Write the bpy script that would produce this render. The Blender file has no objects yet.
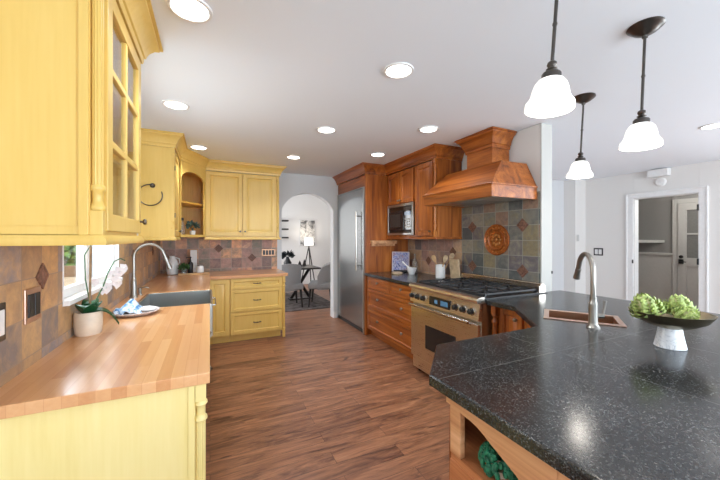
import bpy, bmesh, math, random
from mathutils import Matrix, Vector
random.seed(7)
PI = math.pi
C = bpy.context.scene.collection
CEIL = 2.5

# ------------------------------------------------------------------ camera
cd = bpy.data.cameras.new('camera'); cam = bpy.data.objects.new('camera', cd); C.objects.link(cam)
cam.location = (0, 0, 1.42)
cam.rotation_euler = (PI/2, 0, -math.atan(150/320))
cd.sensor_width = 36; cd.lens = 16.0; cd.shift_y = -2/720; cd.clip_start = 0.02
bpy.context.scene.camera = cam

# ------------------------------------------------------------------ world, sun, daylight at the windows, exposure
w = bpy.data.worlds.new('sky'); bpy.context.scene.world = w; w.use_nodes = True
w.node_tree.nodes['Background'].inputs[0].default_value = (0.70, 0.85, 1.0, 1)
w.node_tree.nodes['Background'].inputs[1].default_value = 2.6
def light(name, kind, loc, energy, color=(1,1,1), rot=(0,0,0), **k):
    l = bpy.data.lights.new(name, kind); l.energy = energy; l.color = color
    for a, v in k.items(): setattr(l, a, v)
    o = bpy.data.objects.new(name, l); C.objects.link(o); o.location = loc; o.rotation_euler = rot
    return o
light('sun', 'SUN', (0, -10, 10), 1.0, (1, .95, .86), (math.radians(42), 0, math.radians(-18)), angle=.01)
# daylight entering by the wide window behind the camera, the family room window and the dining room window
light('daylight_back_window', 'AREA', (2.9, -3.05, 1.35), 150, (.79, .91, 1), (math.radians(128), 0, 0), shape='RECTANGLE', size=5.4, size_y=1.9)
light('daylight_family_window', 'AREA', (6.28, -1.1, 1.4), 90, (.87, .94, 1), (math.radians(122), 0, PI/2), shape='RECTANGLE', size=2.6, size_y=1.7)
light('daylight_sink_window', 'AREA', (-.92, 2.52, 1.80), 17, (.84, .93, 1), (math.radians(92), 0, -PI/2), shape='RECTANGLE', size=1.0, size_y=.6)
light('daylight_dining_window', 'AREA', (-.9, 7.6, 1.5), 75, (.95, .97, 1), (PI/2, 0, -PI/2), shape='RECTANGLE', size=2.2, size_y=1.6)
vs = bpy.context.scene.view_settings
vs.view_transform = 'Standard'; vs.look = 'None'; vs.gamma = 1; vs.use_curve_mapping = False
vs.exposure = 0.46
sc = bpy.context.scene
sc.cycles.use_denoising = True; sc.cycles.denoising_input_passes = 'RGB_ALBEDO_NORMAL'; sc.cycles.denoising_prefilter = 'ACCURATE'
sc.cycles.max_bounces = 10; sc.cycles.diffuse_bounces = 6
sc.cycles.sample_clamp_indirect = 6.0

# ------------------------------------------------------------------ material helpers
def srgb(r, g, b):
    f = lambda c: (c/255/12.92) if c/255 <= .04045 else ((c/255+.055)/1.055)**2.4
    return (f(r), f(g), f(b), 1)
class NT:
    def __init__(s, name):
        s.m = bpy.data.materials.new(name); s.m.use_nodes = True; s.t = s.m.node_tree
        s.b = s.t.nodes['Principled BSDF']
    def n(s, kind, **k):
        o = s.t.nodes.new(kind)
        for a, v in k.items():
            if a in ('inp',):
                for i, x in v.items(): o.inputs[i].default_value = x
            else: setattr(o, a, v)
        return o
    def l(s, a, b): s.t.links.new(a, b)
    def math(s, op, a, b=None, c=None):
        o = s.n('ShaderNodeMath', operation=op)
        for i, x in enumerate((a, b, c)):
            if x is None: continue
            if isinstance(x, (int, float)): o.inputs[i].default_value = x
            else: s.l(x, o.inputs[i])
        return o.outputs[0]
    def pos(s): return s.n('ShaderNodeNewGeometry').outputs['Position']
    def obj(s): return s.n('ShaderNodeTexCoord').outputs['Object']
    def mapping(s, v, scale=(1,1,1), loc=(0,0,0), rot=(0,0,0)):
        o = s.n('ShaderNodeMapping'); s.l(v, o.inputs[0])
        o.inputs['Scale'].default_value = scale; o.inputs['Location'].default_value = loc; o.inputs['Rotation'].default_value = rot
        return o.outputs[0]
    def noise(s, v, scale=5, detail=4, rough=.55, dist=0):
        o = s.n('ShaderNodeTexNoise'); s.l(v, o.inputs['Vector'])
        o.inputs['Scale'].default_value = scale; o.inputs['Detail'].default_value = detail
        o.inputs['Roughness'].default_value = rough; o.inputs['Distortion'].default_value = dist
        return o.outputs[0]
    def ramp(s, f, stops, interp='LINEAR'):
        o = s.n('ShaderNodeValToRGB'); s.l(f, o.inputs[0]); cr = o.color_ramp; cr.interpolation = interp
        while len(cr.elements) > 1: cr.elements.remove(cr.elements[-1])
        cr.elements[0].position = stops[0][0]; cr.elements[0].color = stops[0][1]
        for p, c in stops[1:]:
            e = cr.elements.new(p); e.color = c
        return o.outputs[0]
    def mix(s, f, a, b, mode='MIX'):
        o = s.n('ShaderNodeMix', data_type='RGBA', blend_type=mode)
        for i, x in ((0, f), (6, a), (7, b)):
            if isinstance(x, (int, float)): o.inputs[i].default_value = x
            elif isinstance(x, tuple): o.inputs[i].default_value = x
            else: s.l(x, o.inputs[i])
        return o.outputs[2]
    def bump(s, h, strength=.2, dist=.01):
        o = s.n('ShaderNodeBump'); s.l(h, o.inputs['Height'])
        o.inputs['Strength'].default_value = strength; o.inputs['Distance'].default_value = dist
        s.l(o.outputs[0], s.b.inputs['Normal'])
    def set(s, **k):
        names = {'rough': 'Roughness', 'metal': 'Metallic', 'spec': 'Specular IOR Level', 'coat': 'Coat Weight', 'trans': 'Transmission Weight',
                 'ior': 'IOR', 'alpha': 'Alpha', 'sss': 'Subsurface Weight', 'emit': 'Emission Strength', 'ecol': 'Emission Color', 'col': 'Base Color', 'croug': 'Coat Roughness', 'sheen': 'Sheen Weight', 'aniso': 'Anisotropic'}
        for a, v in k.items():
            i = s.b.inputs[names[a]]
            if hasattr(v, 'is_linked') or hasattr(v, 'links'): s.l(v, i)
            else: i.default_value = v
        return s
def flat(name, col, rough=.5, metal=0, vary=.06, scale=30, bump=0, **k):
    t = NT(name); f = t.noise(t.obj(), scale, 3)
    c2 = tuple(max(0, x*(1-vary*2)) for x in col[:3])+(1,)
    c1 = tuple(min(1, x*(1+vary)) for x in col[:3])+(1,)
    t.set(col=t.ramp(f, [(.3, c2), (.7, c1)]), rough=rough, metal=metal, **k)
    if bump: t.bump(f, bump, .004)
    return t.m
def wood(name, cols, axis='z', scale=1.0, rough=.35, coat=.15, fine=.5, bump=.06):
    """stretched grain along one world axis"""
    t = NT(name); sc_ = [9*scale, 9*scale, 9*scale]; sc_['xyz'.index(axis)] = .7*scale
    p = t.pos()
    big = t.noise(t.mapping(p, tuple(sc_)), 1.0, 5, .6, 1.2)
    s2 = [90*scale, 90*scale, 90*scale]; s2['xyz'.index(axis)] = 2.5*scale
    fin = t.noise(t.mapping(p, tuple(s2)), 1.0, 3, .6)
    f = t.math('ADD', t.math('MULTIPLY', big, 1-fine*.5), t.math('MULTIPLY', fin, fine*.5))
    n = len(cols)
    t.set(col=t.ramp(f, [(.33+.34*i/(n-1), c) for i, c in enumerate(cols)]), rough=rough, coat=coat, croug=.2)
    t.bump(fin, bump, .003)
    return t.m
def tile_mat(name, axis, size, off, cols, grout, gw=.006):
    """slate tile grid on a wall; axis 'y': coordinates (y, z), axis 'x': (x, z)"""
    t = NT(name); p = t.pos(); sp = t.n('ShaderNodeSeparateXYZ'); t.l(p, sp.inputs[0])
    a = sp.outputs[1] if axis == 'y' else sp.outputs[0]; b = sp.outputs[2]
    ua = t.math('DIVIDE', t.math('SUBTRACT', a, off[0]), size[0]); ub = t.math('DIVIDE', t.math('SUBTRACT', b, off[1]), size[1])
    fa, fb = t.math('FRACT', ua), t.math('FRACT', ub)
    cv = t.n('ShaderNodeCombineXYZ'); t.l(t.math('FLOOR', ua), cv.inputs[0]); t.l(t.math('FLOOR', ub), cv.inputs[1])
    wn = t.n('ShaderNodeTexWhiteNoise', noise_dimensions='3D'); t.l(cv.outputs[0], wn.inputs['Vector'])
    big = t.noise(p, 9, 6, .65, .8); fin = t.noise(p, 22, 6, .7)
    n = len(cols)
    k = t.math('ADD', t.math('MULTIPLY', wn.outputs['Value'], .86), t.math('MULTIPLY', t.math('SUBTRACT', big, .5), .55))
    col = t.ramp(k, [(.02+.96*i/(n-1), c) for i, c in enumerate(cols)])
    col = t.mix(.55, col, t.ramp(fin, [(.25, (.6, .6, .6, 1)), (.75, (1.5, 1.5, 1.5, 1))]), 'MULTIPLY')
    ga = t.math('MULTIPLY', t.math('MINIMUM', fa, t.math('SUBTRACT', 1, fa)), size[0]); gb = t.math('MULTIPLY', t.math('MINIMUM', fb, t.math('SUBTRACT', 1, fb)), size[1])
    g = t.math('LESS_THAN', t.math('MINIMUM', ga, gb), gw/2)
    t.set(col=t.mix(g, col, grout), rough=t.math('ADD', t.math('MULTIPLY', fin, .35), .28))
    h = t.math('SUBTRACT', t.math('MULTIPLY', big, .6), t.math('MULTIPLY', g, .5))
    t.bump(h, .5, .006)
    return t.m
M = {}
# plaster, ceiling, trim
def plaster(name, col, sc_=120):
    t = NT(name); f = t.noise(t.pos(), sc_, 3)
    t.set(col=t.mix(t.noise(t.pos(), 1.3, 2), tuple(x*.97 for x in col[:3])+(1,), col), rough=.75); t.bump(f, .06, .002); return t.m
M['wall'] = plaster('wall_paint', (.78, .76, .73, 1))
M['wall_grey'] = plaster('wall_paint_grey', (.68, .69, .70, 1))
M['wall_white'] = plaster('dining_wall_paint', (.82, .81, .79, 1))
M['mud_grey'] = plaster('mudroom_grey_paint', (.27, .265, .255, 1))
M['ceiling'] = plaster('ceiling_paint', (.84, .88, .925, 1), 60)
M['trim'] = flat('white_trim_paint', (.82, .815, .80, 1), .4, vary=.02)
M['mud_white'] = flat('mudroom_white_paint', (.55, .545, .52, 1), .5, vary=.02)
# floor: rustic planks running across the room
t = NT('plank_floor'); p = t.pos()
br = t.n('ShaderNodeTexBrick', offset=.37, offset_frequency=2); t.l(p, br.inputs['Vector'])
for k_, v_ in (('Scale', 1.0), ('Mortar Size', .0016), ('Mortar Smooth', .3), ('Bias', 0.0), ('Brick Width', 1.15), ('Row Height', .118)): br.inputs[k_].default_value = v_
br.inputs['Color1'].default_value = (0, 0, 0, 1); br.inputs['Color2'].default_value = (1, 1, 1, 1); br.inputs['Mortar'].default_value = (.5, .5, .5, 1)
rowshift = t.n('ShaderNodeVectorMath', operation='ADD'); t.l(p, rowshift.inputs[0])
cx = t.n('ShaderNodeCombineXYZ'); t.l(t.math('MULTIPLY', br.outputs['Color'], 7.3), cx.inputs[0]); t.l(cx.outputs[0], rowshift.inputs[1]); 
pv = rowshift.outputs[0]
streak = t.noise(t.mapping(pv, (1.6, 13, 1)), 1.0, 6, .68, 1.6)
fine = t.noise(t.mapping(pv, (7, 120, 1)), 1.0, 4, .65, .5)
blotch = t.noise(t.mapping(pv, (2.2, 7, 1)), 1.0, 4, .6, 1.0)
base = t.ramp(t.math('ADD', t.math('MULTIPLY', streak, .75), t.math('MULTIPLY', br.outputs['Color'], .10)),
    [(.26, srgb(88, 54, 38)), (.38, srgb(136, 90, 64)), (.5, srgb(164, 112, 80)), (.62, srgb(186, 134, 98)), (.74, srgb(204, 156, 118))])
col = t.mix(.5, base, t.ramp(fine, [(.3, (.36, .32, .30, 1)), (.6, (1.15, 1.15, 1.15, 1))]), 'MULTIPLY')
col = t.mix(t.ramp(blotch, [(.60, (0, 0, 0, 1)), (.70, (.8, .8, .8, 1))]), col, srgb(66, 34, 26))
col = t.mix(t.math('MULTIPLY', br.outputs['Fac'], .75), col, srgb(50, 26, 18))
t.set(col=col, rough=t.math('ADD', t.math('MULTIPLY', fine, .2), .26), spec=.5)
t.bump(t.math('SUBTRACT', t.math('MULTIPLY', streak, .6), br.outputs['Fac']), .25, .004)
M['floor'] = t.m
# painted yellow cabinets: warm glaze with brushed variation
def yellow(name, c1, c2, c3):
    t = NT(name); p = t.pos()
    f = t.math('ADD', t.math('MULTIPLY', t.noise(t.mapping(p, (5, 5, .9)), 1.0, 5, .6, .6), .65), t.math('MULTIPLY', t.noise(t.mapping(p, (60, 60, 3)), 1.0, 3), .35))
    t.set(col=t.ramp(f, [(.22, c3), (.48, c2), (.74, c1)]), rough=.38, coat=.12, croug=.25); t.bump(f, .05, .003); return t.m
M['yellow'] = yellow('yellow_glazed_paint', srgb(230, 196, 114), srgb(223, 186, 100), srgb(213, 173, 82))
M['yellow_in'] = yellow('yellow_cabinet_inside', srgb(240, 194, 100), srgb(226, 174, 78), srgb(204, 150, 60))
M['yellow_lit'] = yellow('lit_yellow_glazed_paint', srgb(246, 228, 164), srgb(240, 220, 148), srgb(230, 206, 124))  # same yellow paint, lightened for the window light on the near cabinet
ch = [srgb(92, 42, 13), srgb(142, 74, 26), srgb(172, 97, 38), srgb(194, 120, 54)]
M['cherry'] = wood('cherry_wood_upright', ch, 'z'); M['cherry_y'] = wood('cherry_wood_lengthwise', ch, 'y'); M['cherry_x'] = wood('cherry_wood_crosswise', ch, 'x')
M['oak'] = wood('honey_oak', [srgb(168, 106, 66), srgb(214, 158, 112), srgb(232, 182, 138)], 'y', .8)
# butcher block staves running along y
t = NT('butcher_block'); p = t.pos()
br = t.n('ShaderNodeTexBrick', offset=.43, offset_frequency=2); t.l(t.mapping(p, rot=(0, 0, PI/2)), br.inputs['Vector'])
for k_, v_ in (('Scale', 1.0), ('Mortar Size', .0006), ('Bias', 0.0), ('Brick Width', .62), ('Row Height', .043)): br.inputs[k_].default_value = v_
br.inputs['Color1'].default_value = (0, 0, 0, 1); br.inputs['Color2'].default_value = (1, 1, 1, 1); br.inputs['Mortar'].default_value = (0, 0, 0, 1)
g = t.noise(t.mapping(p, (60, 2.5, 60)), 1.0, 4, .6, .4)
f = t.math('ADD', t.math('MULTIPLY', br.outputs['Color'], .6), t.math('MULTIPLY', g, .45))
t.set(col=t.ramp(f, [(.05, srgb(196, 130, 80)), (.35, srgb(210, 150, 98)), (.6, srgb(220, 164, 112)), (1.0, srgb(230, 182, 134))]), rough=.3, coat=.6, croug=.14)
M['butcher'] = t.m
# butcher block staves running along y
t = NT('butcher_block_return'); p = t.pos()
br = t.n('ShaderNodeTexBrick', offset=.43, offset_frequency=2); t.l(p, br.inputs['Vector'])
for k_, v_ in (('Scale', 1.0), ('Mortar Size', .0006), ('Bias', 0.0), ('Brick Width', .62), ('Row Height', .043)): br.inputs[k_].default_value = v_
br.inputs['Color1'].default_value = (0, 0, 0, 1); br.inputs['Color2'].default_value = (1, 1, 1, 1); br.inputs['Mortar'].default_value = (0, 0, 0, 1)
g = t.noise(t.mapping(p, (2.5, 60, 60)), 1.0, 4, .6, .4)
f = t.math('ADD', t.math('MULTIPLY', br.outputs['Color'], .6), t.math('MULTIPLY', g, .45))
t.set(col=t.ramp(f, [(.05, srgb(196, 130, 80)), (.35, srgb(210, 150, 98)), (.6, srgb(220, 164, 112)), (1.0, srgb(230, 182, 134))]), rough=.3, coat=.6, croug=.14)
M['butcher_x'] = t.m
# black granite with pale seams
t = NT('black_granite'); p = t.pos()
sp1 = t.n('ShaderNodeTexVoronoi'); t.l(p, sp1.inputs['Vector']); sp1.inputs['Scale'].default_value = 290
sn = t.noise(p, 170, 3, .7); cl = t.noise(p, 7, 3); sc1 = t.n('ShaderNodeSeparateColor'); t.l(sp1.outputs['Color'], sc1.inputs[0])
k = t.math('ADD', t.math('MULTIPLY', sc1.outputs[0], .85), t.math('MULTIPLY', cl, .3))
col = t.ramp(k, [(.10, srgb(20, 21, 22)), (.62, srgb(38, 39, 40)), (.84, srgb(54, 55, 56)), (.96, srgb(82, 84, 83)), (1.0, srgb(112, 114, 113))])
spx = t.n('ShaderNodeSeparateXYZ'); t.l(p, spx.inputs[0])
def seam(o, a0, pitch):
    fr = t.math('ABSOLUTE', t.math('SUBTRACT', t.math('FRACT', t.math('ADD', t.math('DIVIDE', t.math('SUBTRACT', o, a0), pitch), .5)), .5))
    return t.math('LESS_THAN', t.math('MULTIPLY', fr, pitch), .0012)
up = t.n('ShaderNodeSeparateXYZ'); t.l(t.n('ShaderNodeNewGeometry').outputs['Normal'], up.inputs[0])
gg = t.math('MULTIPLY', t.math('MAXIMUM', t.math('MULTIPLY', seam(spx.outputs[0], 1.40, .61), t.math('GREATER_THAN', spx.outputs[0], 1.2)), t.math('MULTIPLY', seam(spx.outputs[1], .92, .61), t.math('GREATER_THAN', spx.outputs[1], .6))), t.math('GREATER_THAN', up.outputs[2], .9))
t.set(col=t.mix(t.math('MULTIPLY', gg, .45), col, srgb(150, 150, 146)), rough=t.math('ADD', t.math('MULTIPLY', sn, .16), .10), spec=.5)
M['granite'] = t.m
# metals
def metal(name, col, rough, brushed=None):
    t = NT(name); v = t.pos()
    f = t.noise(t.mapping(v, brushed or (40, 40, 40)), 1.0, 3, .6)
    t.set(col=t.ramp(f, [(.3, tuple(x*.96 for x in col[:3])+(1,)), (.7, col)]), metal=1, rough=t.math('ADD', t.math('MULTIPLY', f, .06), rough-.03)); return t.m
M['steel'] = metal('brushed_stainless', (.50, .51, .50, 1), .30, (4, 4, 220))
M['steel_warm'] = metal('range_stainless', (.70, .64, .56, 1), .28, (4, 6, 240))
M['chrome'] = metal('polished_nickel', (.58, .55, .52, 1), .2)
M['nickel'] = metal('brushed_nickel', (.36, .34, .31, 1), .30)
M['bronze'] = metal('dark_bronze', (.12, .11, .10, 1), .34)
M['pull'] = metal('aged_bronze_pull', (.16, .13, .10, 1), .38)
M['copper'] = metal('hammered_copper', (.46, .26, .16, 1), .38)
M['copper_rim'] = metal('brushed_copper', (.66, .45, .35, 1), .34)
M['black'] = flat('black_plastic', (.012, .012, .013, 1), .4)
M['iron'] = flat('cast_iron', (.018, .018, .02, 1), .48, bump=.2)
M['blackglass'] = flat('black_glass', (.012, .013, .015, 1), .06, vary=0)
def thin_glass(name, tint, gl):
    t = NT(name); tr_ = t.n('ShaderNodeBsdfTransparent'); tr_.inputs[0].default_value = tint; go = t.n('ShaderNodeBsdfGlossy'); go.inputs['Roughness'].default_value = .03
    ge = t.n('ShaderNodeNewGeometry'); dt_ = t.n('ShaderNodeVectorMath', operation='DOT_PRODUCT'); t.l(ge.outputs['Normal'], dt_.inputs[0]); t.l(ge.outputs['Incoming'], dt_.inputs[1])
    f5 = t.math('POWER', t.math('SUBTRACT', 1, t.math('ABSOLUTE', dt_.outputs['Value'])), 5)
    mx = t.n('ShaderNodeMixShader'); t.l(t.math('MULTIPLY', t.math('ADD', t.math('MULTIPLY', f5, .96), .04), gl), mx.inputs[0]); t.l(tr_.outputs[0], mx.inputs[1]); t.l(go.outputs[0], mx.inputs[2])
    t.l(mx.outputs[0], t.t.nodes['Material Output'].inputs[0]); return t.m
M['glass'] = thin_glass('clear_glass', (.97, .98, .98, 1), .8); M['cabglass'] = thin_glass('cabinet_glass', (.93, .94, .94, 1), 1.2)
t = NT('bottle_glass'); t.set(col=(.86, .90, .90, 1), rough=.04, trans=.85, ior=1.3); M['bottle'] = t.m
t = NT('lamp_lens'); t.set(col=(1, 1, 1, 1), ecol=(1, .97, .92, 1), emit=6.0); M['lens'] = t.m
t = NT('frosted_lamp_glass'); t.set(col=(.95, .94, .92, 1), ecol=(1, .96, .90, 1), emit=.65, rough=.3); M['shade'] = t.m
M['white'] = flat('white_ceramic', (.80, .80, .79, 1), .25, vary=.03)
M['white_matte'] = flat('white_matte', (.78, .78, .77, 1), .6, vary=.03)
t = NT('white_marble'); v = t.noise(t.obj(), 14, 6, .6, 1.5); t.set(col=t.ramp(v, [(.40, (.80, .81, .83, 1)), (.5, (.72, .74, .77, 1)), (.515, (.42, .45, .5, 1)), (.53, (.78, .8, .82, 1))]), rough=.22); M['marble'] = t.m
M['leaf'] = flat('orchid_leaf', (.018, .10, .035, 1), .32, vary=.2)
M['stem'] = flat('green_stem', (.06, .13, .05, 1), .5)
M['petal'] = flat('white_petal', (.72, .66, .66, 1), .55, vary=.04, sss=.1)
M['stake'] = flat('bamboo_stake', (.30, .18, .08, 1), .6, vary=.2)
M['foliage'] = flat('green_foliage', (.07, .17, .05, 1), .55, vary=.3)
M['foliage_teal'] = flat('teal_foliage', (.02, .20, .10, 1), .5, vary=.35, scale=60)
M['foliage_dusty'] = flat('dusty_foliage', (.10, .16, .12, 1), .6, vary=.3)
M['blue_cloth'] = flat('blue_white_cloth', (.30, .46, .66, 1), .85, vary=.4, scale=50)
M['pale_wood'] = flat('pale_wood', (.60, .44, .27, 1), .5, vary=.15, scale=18)
M['tan_wood'] = flat('tan_wood', (.55, .33, .15, 1), .5, vary=.15, scale=14)
M['grey_fabric'] = flat('grey_fabric', (.34, .335, .33, 1), .9, vary=.1, scale=200, bump=.2)
M['dark_wood'] = flat('dark_wood', (.025, .02, .018, 1), .45)
M['rug'] = flat('rug_pile', (.16, .13, .12, 1), .95, vary=.35, scale=9)
M['terra'] = flat('cream_glaze', (.74, .60, .46, 1), .4, vary=.08, scale=10)
M['rust'] = flat('rust_relief_tile', (.21, .095, .06, 1), .5, vary=.3, scale=60, bump=.3)
g1 = srgb(176, 160, 146)
M['tile_left'] = tile_mat('slate_tile_brown', 'y', (.16, .152), (1.63, 1.108), [srgb(126, 112, 106), srgb(186, 148, 104), srgb(150, 118, 94), srgb(200, 156, 104), srgb(136, 128, 130), srgb(188, 148, 114)], srgb(150, 128, 108), .004)
M['tile_far'] = tile_mat('slate_tile_mauve', 'x', (.152, .152), (.15, 1.108), [srgb(132, 106, 98), srgb(180, 140, 126), srgb(120, 118, 104), srgb(224, 168, 126), srgb(166, 128, 116), srgb(244, 198, 152)], g1, .005)
M['tile_range'] = tile_mat('slate_tile_grey', 'y', (.167, .152), (2.018, 1.092), [srgb(80, 84, 84), srgb(116, 114, 108), srgb(132, 120, 92), srgb(98, 92, 98), srgb(138, 132, 116), srgb(138, 108, 90), srgb(88, 84, 90)], srgb(150, 148, 140), .006)
M['tile_warm'] = tile_mat('slate_tile_rose', 'y', (.167, .152), (2.018, 1.092), [srgb(112, 104, 106), srgb(176, 138, 126), srgb(190, 158, 124), srgb(146, 124, 122), srgb(206, 168, 136), srgb(128, 118, 120)], srgb(184, 164, 150), .006)

# ------------------------------------------------------------------ mesh builder
def face_frame(o, u, n):
    u = Vector(u).normalized(); n = Vector(n).normalized()
    m = Matrix.Identity(4)
    for i, v in enumerate((u, n, Vector((0, 0, 1)))):
        for r in range(3): m[r][i] = v[r]
    m.translation = Vector(o); return m
class MB:
    def __init__(s, mat=None): s.bm = bmesh.new(); s.M = mat or Matrix.Identity(4); s.k = 0
    def add(s, verts, faces, smooth=True):
        vs_ = [s.bm.verts.new(s.M @ Vector(v)) for v in verts]; out = []
        for f in faces:
            try: out.append(s.bm.faces.new([vs_[i] for i in f])); out[-1].smooth = smooth
            except ValueError: pass
        return vs_, out
    def box(s, x0, x1, y0, y1, z0, z1, bev=0, seg=2):
        e = .00011*(s.k % 9); s.k += 1; x0 += e; x1 -= e; y0 += e; y1 -= e; z0 += e; z1 -= e   # neighbouring boxes never share a plane
        v = [(x, y, z) for z in (z0, z1) for y in (y0, y1) for x in (x0, x1)]
        vv, ff = s.add(v, [(0,2,3,1),(4,5,7,6),(0,1,5,4),(2,6,7,3),(0,4,6,2),(1,3,7,5)], False)
        if bev:
            es = list({e for f in ff for e in f.edges})
            bmesh.ops.bevel(s.bm, geom=es, offset=bev, segments=seg, affect='EDGES', profile=.5)
        return s
    def prism(s, pts, a0, a1, axis='z', bev=0):
        f = {'z': lambda p, a: (p[0], p[1], a), 'y': lambda p, a: (p[0], a, p[1]), 'x': lambda p, a: (a, p[0], p[1])}[axis]
        n = len(pts); v = [f(p, a0) for p in pts]+[f(p, a1) for p in pts]
        vv, ff = s.add(v, [tuple(range(n)), tuple(range(2*n-1, n-1, -1))]+[(i, (i+1) % n, n+(i+1) % n, n+i) for i in range(n)], False)
        if bev:
            es = list({e for fc in ff[:2] for e in fc.edges})
            bmesh.ops.bevel(s.bm, geom=es, offset=bev, segments=3, affect='EDGES', profile=.5)
        return s
    def lathe(s, prof, c=(0,0,0), seg=24, axis='z', flute=0, nfl=12):
        """prof: (r, h) list"""
        c = Vector(c); v = []; f = []
        for r, h in prof:
            for i in range(seg):
                a = 2*PI*i/seg; rr = r*(1-flute*(.5+.5*math.cos(nfl*a)))
                q = (rr*math.cos(a), rr*math.sin(a), h)
                if axis == 'y': q = (q[0], q[2], q[1])
                elif axis == 'x': q = (q[2], q[0], q[1])
                v.append(c+Vector(q))
        for j in range(len(prof)-1):
            for i in range(seg):
                k = (i+1) % seg; f.append((j*seg+i, j*seg+k, (j+1)*seg+k, (j+1)*seg+i))
        if prof[0][0] > 1e-5: f.append(tuple(range(seg)))
        if prof[-1][0] > 1e-5: f.append(tuple((len(prof)-1)*seg+i for i in range(seg)))
        s.add(v, f); return s
    def tube(s, pts, r, seg=10, radii=None):
        pts = [Vector(p) for p in pts]; n = len(pts); v = []; f = []
        up = None
        for i, p in enumerate(pts):
            d = (pts[min(i+1, n-1)]-pts[max(i-1, 0)]).normalized()
            if up is None: up = Vector((0, 0, 1)) if abs(d.z) < .9 else Vector((1, 0, 0))
            a = d.cross(up).normalized(); b = a.cross(d).normalized(); up = b
            rr = radii[i] if radii else r
            for k in range(seg):
                t_ = 2*PI*k/seg; v.append(p+a*rr*math.cos(t_)+b*rr*math.sin(t_))
        for i in range(n-1):
            for k in range(seg):
                q = (k+1) % seg; f.append((i*seg+k, i*seg+q, (i+1)*seg+q, (i+1)*seg+k))
        f.append(tuple(range(seg))); f.append(tuple((n-1)*seg+k for k in range(seg)))
        s.add(v, f); return s
    def ball(s, c, r, sx=1, sy=1, sz=1, seg=14, rings=9):
        prof = [(max(1e-6, r*math.sin(PI*i/rings)), -r*math.cos(PI*i/rings)) for i in range(rings+1)]
        v = []; f = []
        for rr, h in prof:
            for i in range(seg):
                a = 2*PI*i/seg; v.append((c[0]+sx*rr*math.cos(a), c[1]+sy*rr*math.sin(a), c[2]+sz*h))
        for j in range(rings):
            for i in range(seg):
                k = (i+1) % seg; f.append((j*seg+i, j*seg+k, (j+1)*seg+k, (j+1)*seg+i))
        s.add(v, f); return s
    def sweep(s, prof, path):
        """closed profile (out, z) swept along an xy path with mitred corners; out = right hand side of travel"""
        P = [Vector((p[0], p[1])) for p in path]; n = len(P); m = []
        for i in range(n):
            ns = []
            if i > 0: d = (P[i]-P[i-1]).normalized(); ns.append(Vector((d.y, -d.x)))
            if i < n-1: d = (P[i+1]-P[i]).normalized(); ns.append(Vector((d.y, -d.x)))
            m.append(ns[0] if len(ns) == 1 else (ns[0]+ns[1])/(1+ns[0].dot(ns[1])))
        k = len(prof); v = [(P[i].x+m[i].x*o, P[i].y+m[i].y*o, z) for i in range(n) for o, z in prof]; f = []
        for i in range(n-1):
            for j in range(k):
                q = (j+1) % k; f.append((i*k+j, i*k+q, (i+1)*k+q, (i+1)*k+j))
        f.append(tuple(range(k))); f.append(tuple((n-1)*k+j for j in range(k)))
        s.add(v, f); return s
    def build(s, name, mat, parent=None, angle=38):
        bmesh.ops.recalc_face_normals(s.bm, faces=s.bm.faces)
        if parent is not None and parent.name in ORG:
            bmesh.ops.translate(s.bm, verts=s.bm.verts, vec=-ORG[parent.name])
        me = bpy.data.meshes.new(name); fl = [f.smooth for f in s.bm.faces]; s.bm.to_mesh(me); s.bm.free()
        me.set_sharp_from_angle(angle=math.radians(angle)); me.polygons.foreach_set('use_smooth', fl)
        o = bpy.data.objects.new(name, me); C.objects.link(o); me.materials.append(mat)
        if parent is not None:
            o.parent = parent; ORG[o.name] = ORG.get(parent.name, Vector((0, 0, 0)))
        return o
ORG = {}          # world origin of each thing, so that parts can be written in world coordinates
def thing(name, label, cat, loc=(0,0,0), group=None):
    o = bpy.data.objects.new(name, None); C.objects.link(o); o.location = loc; o.empty_display_size = .05
    ORG[o.name] = Vector(loc); tag(o, label, cat, group); return o
def local(root):  # parts of this thing are written in its own coordinates
    ORG[root.name] = Vector((0, 0, 0)); return root
def tag(o, label, cat, group=None):
    o['label'] = label; o['category'] = cat
    if group: o['group'] = group
    return o
def struct(o): o['kind'] = 'structure'; return o
def copy_tree(o, parent=None):
    c = o.copy(); C.objects.link(c)
    if parent is not None: c.parent = parent
    for ch_ in list(o.children): copy_tree(ch_, c)
    return c

# ------------------------------------------------------------------ room shell
struct(MB().box(-.8, 8.2, -3.35, 10.0, -.12, 0).build('floor', M['floor']))
struct(MB().box(-.8, 8.2, -3.35, 5.5, CEIL, CEIL+.12).build('ceiling', M['ceiling']))
struct(MB().box(-1.2, 4.3, 5.5, 10.0, 2.75, 2.87).build('ceiling_dining', M['ceiling']))
WY0, WY1, WZ0, WZ1 = 2.0, 3.05, 1.09, 2.12
struct(MB().box(-.8, -.65, -3.35, WY0, 0, CEIL).box(-.8, -.65, WY1, 5.5, 0, CEIL).box(-.8, -.65, WY0, WY1, 0, WZ0).box(-.8, -.65, WY0, WY1, WZ1, CEIL).build('wall_left', M['wall']))
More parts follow.
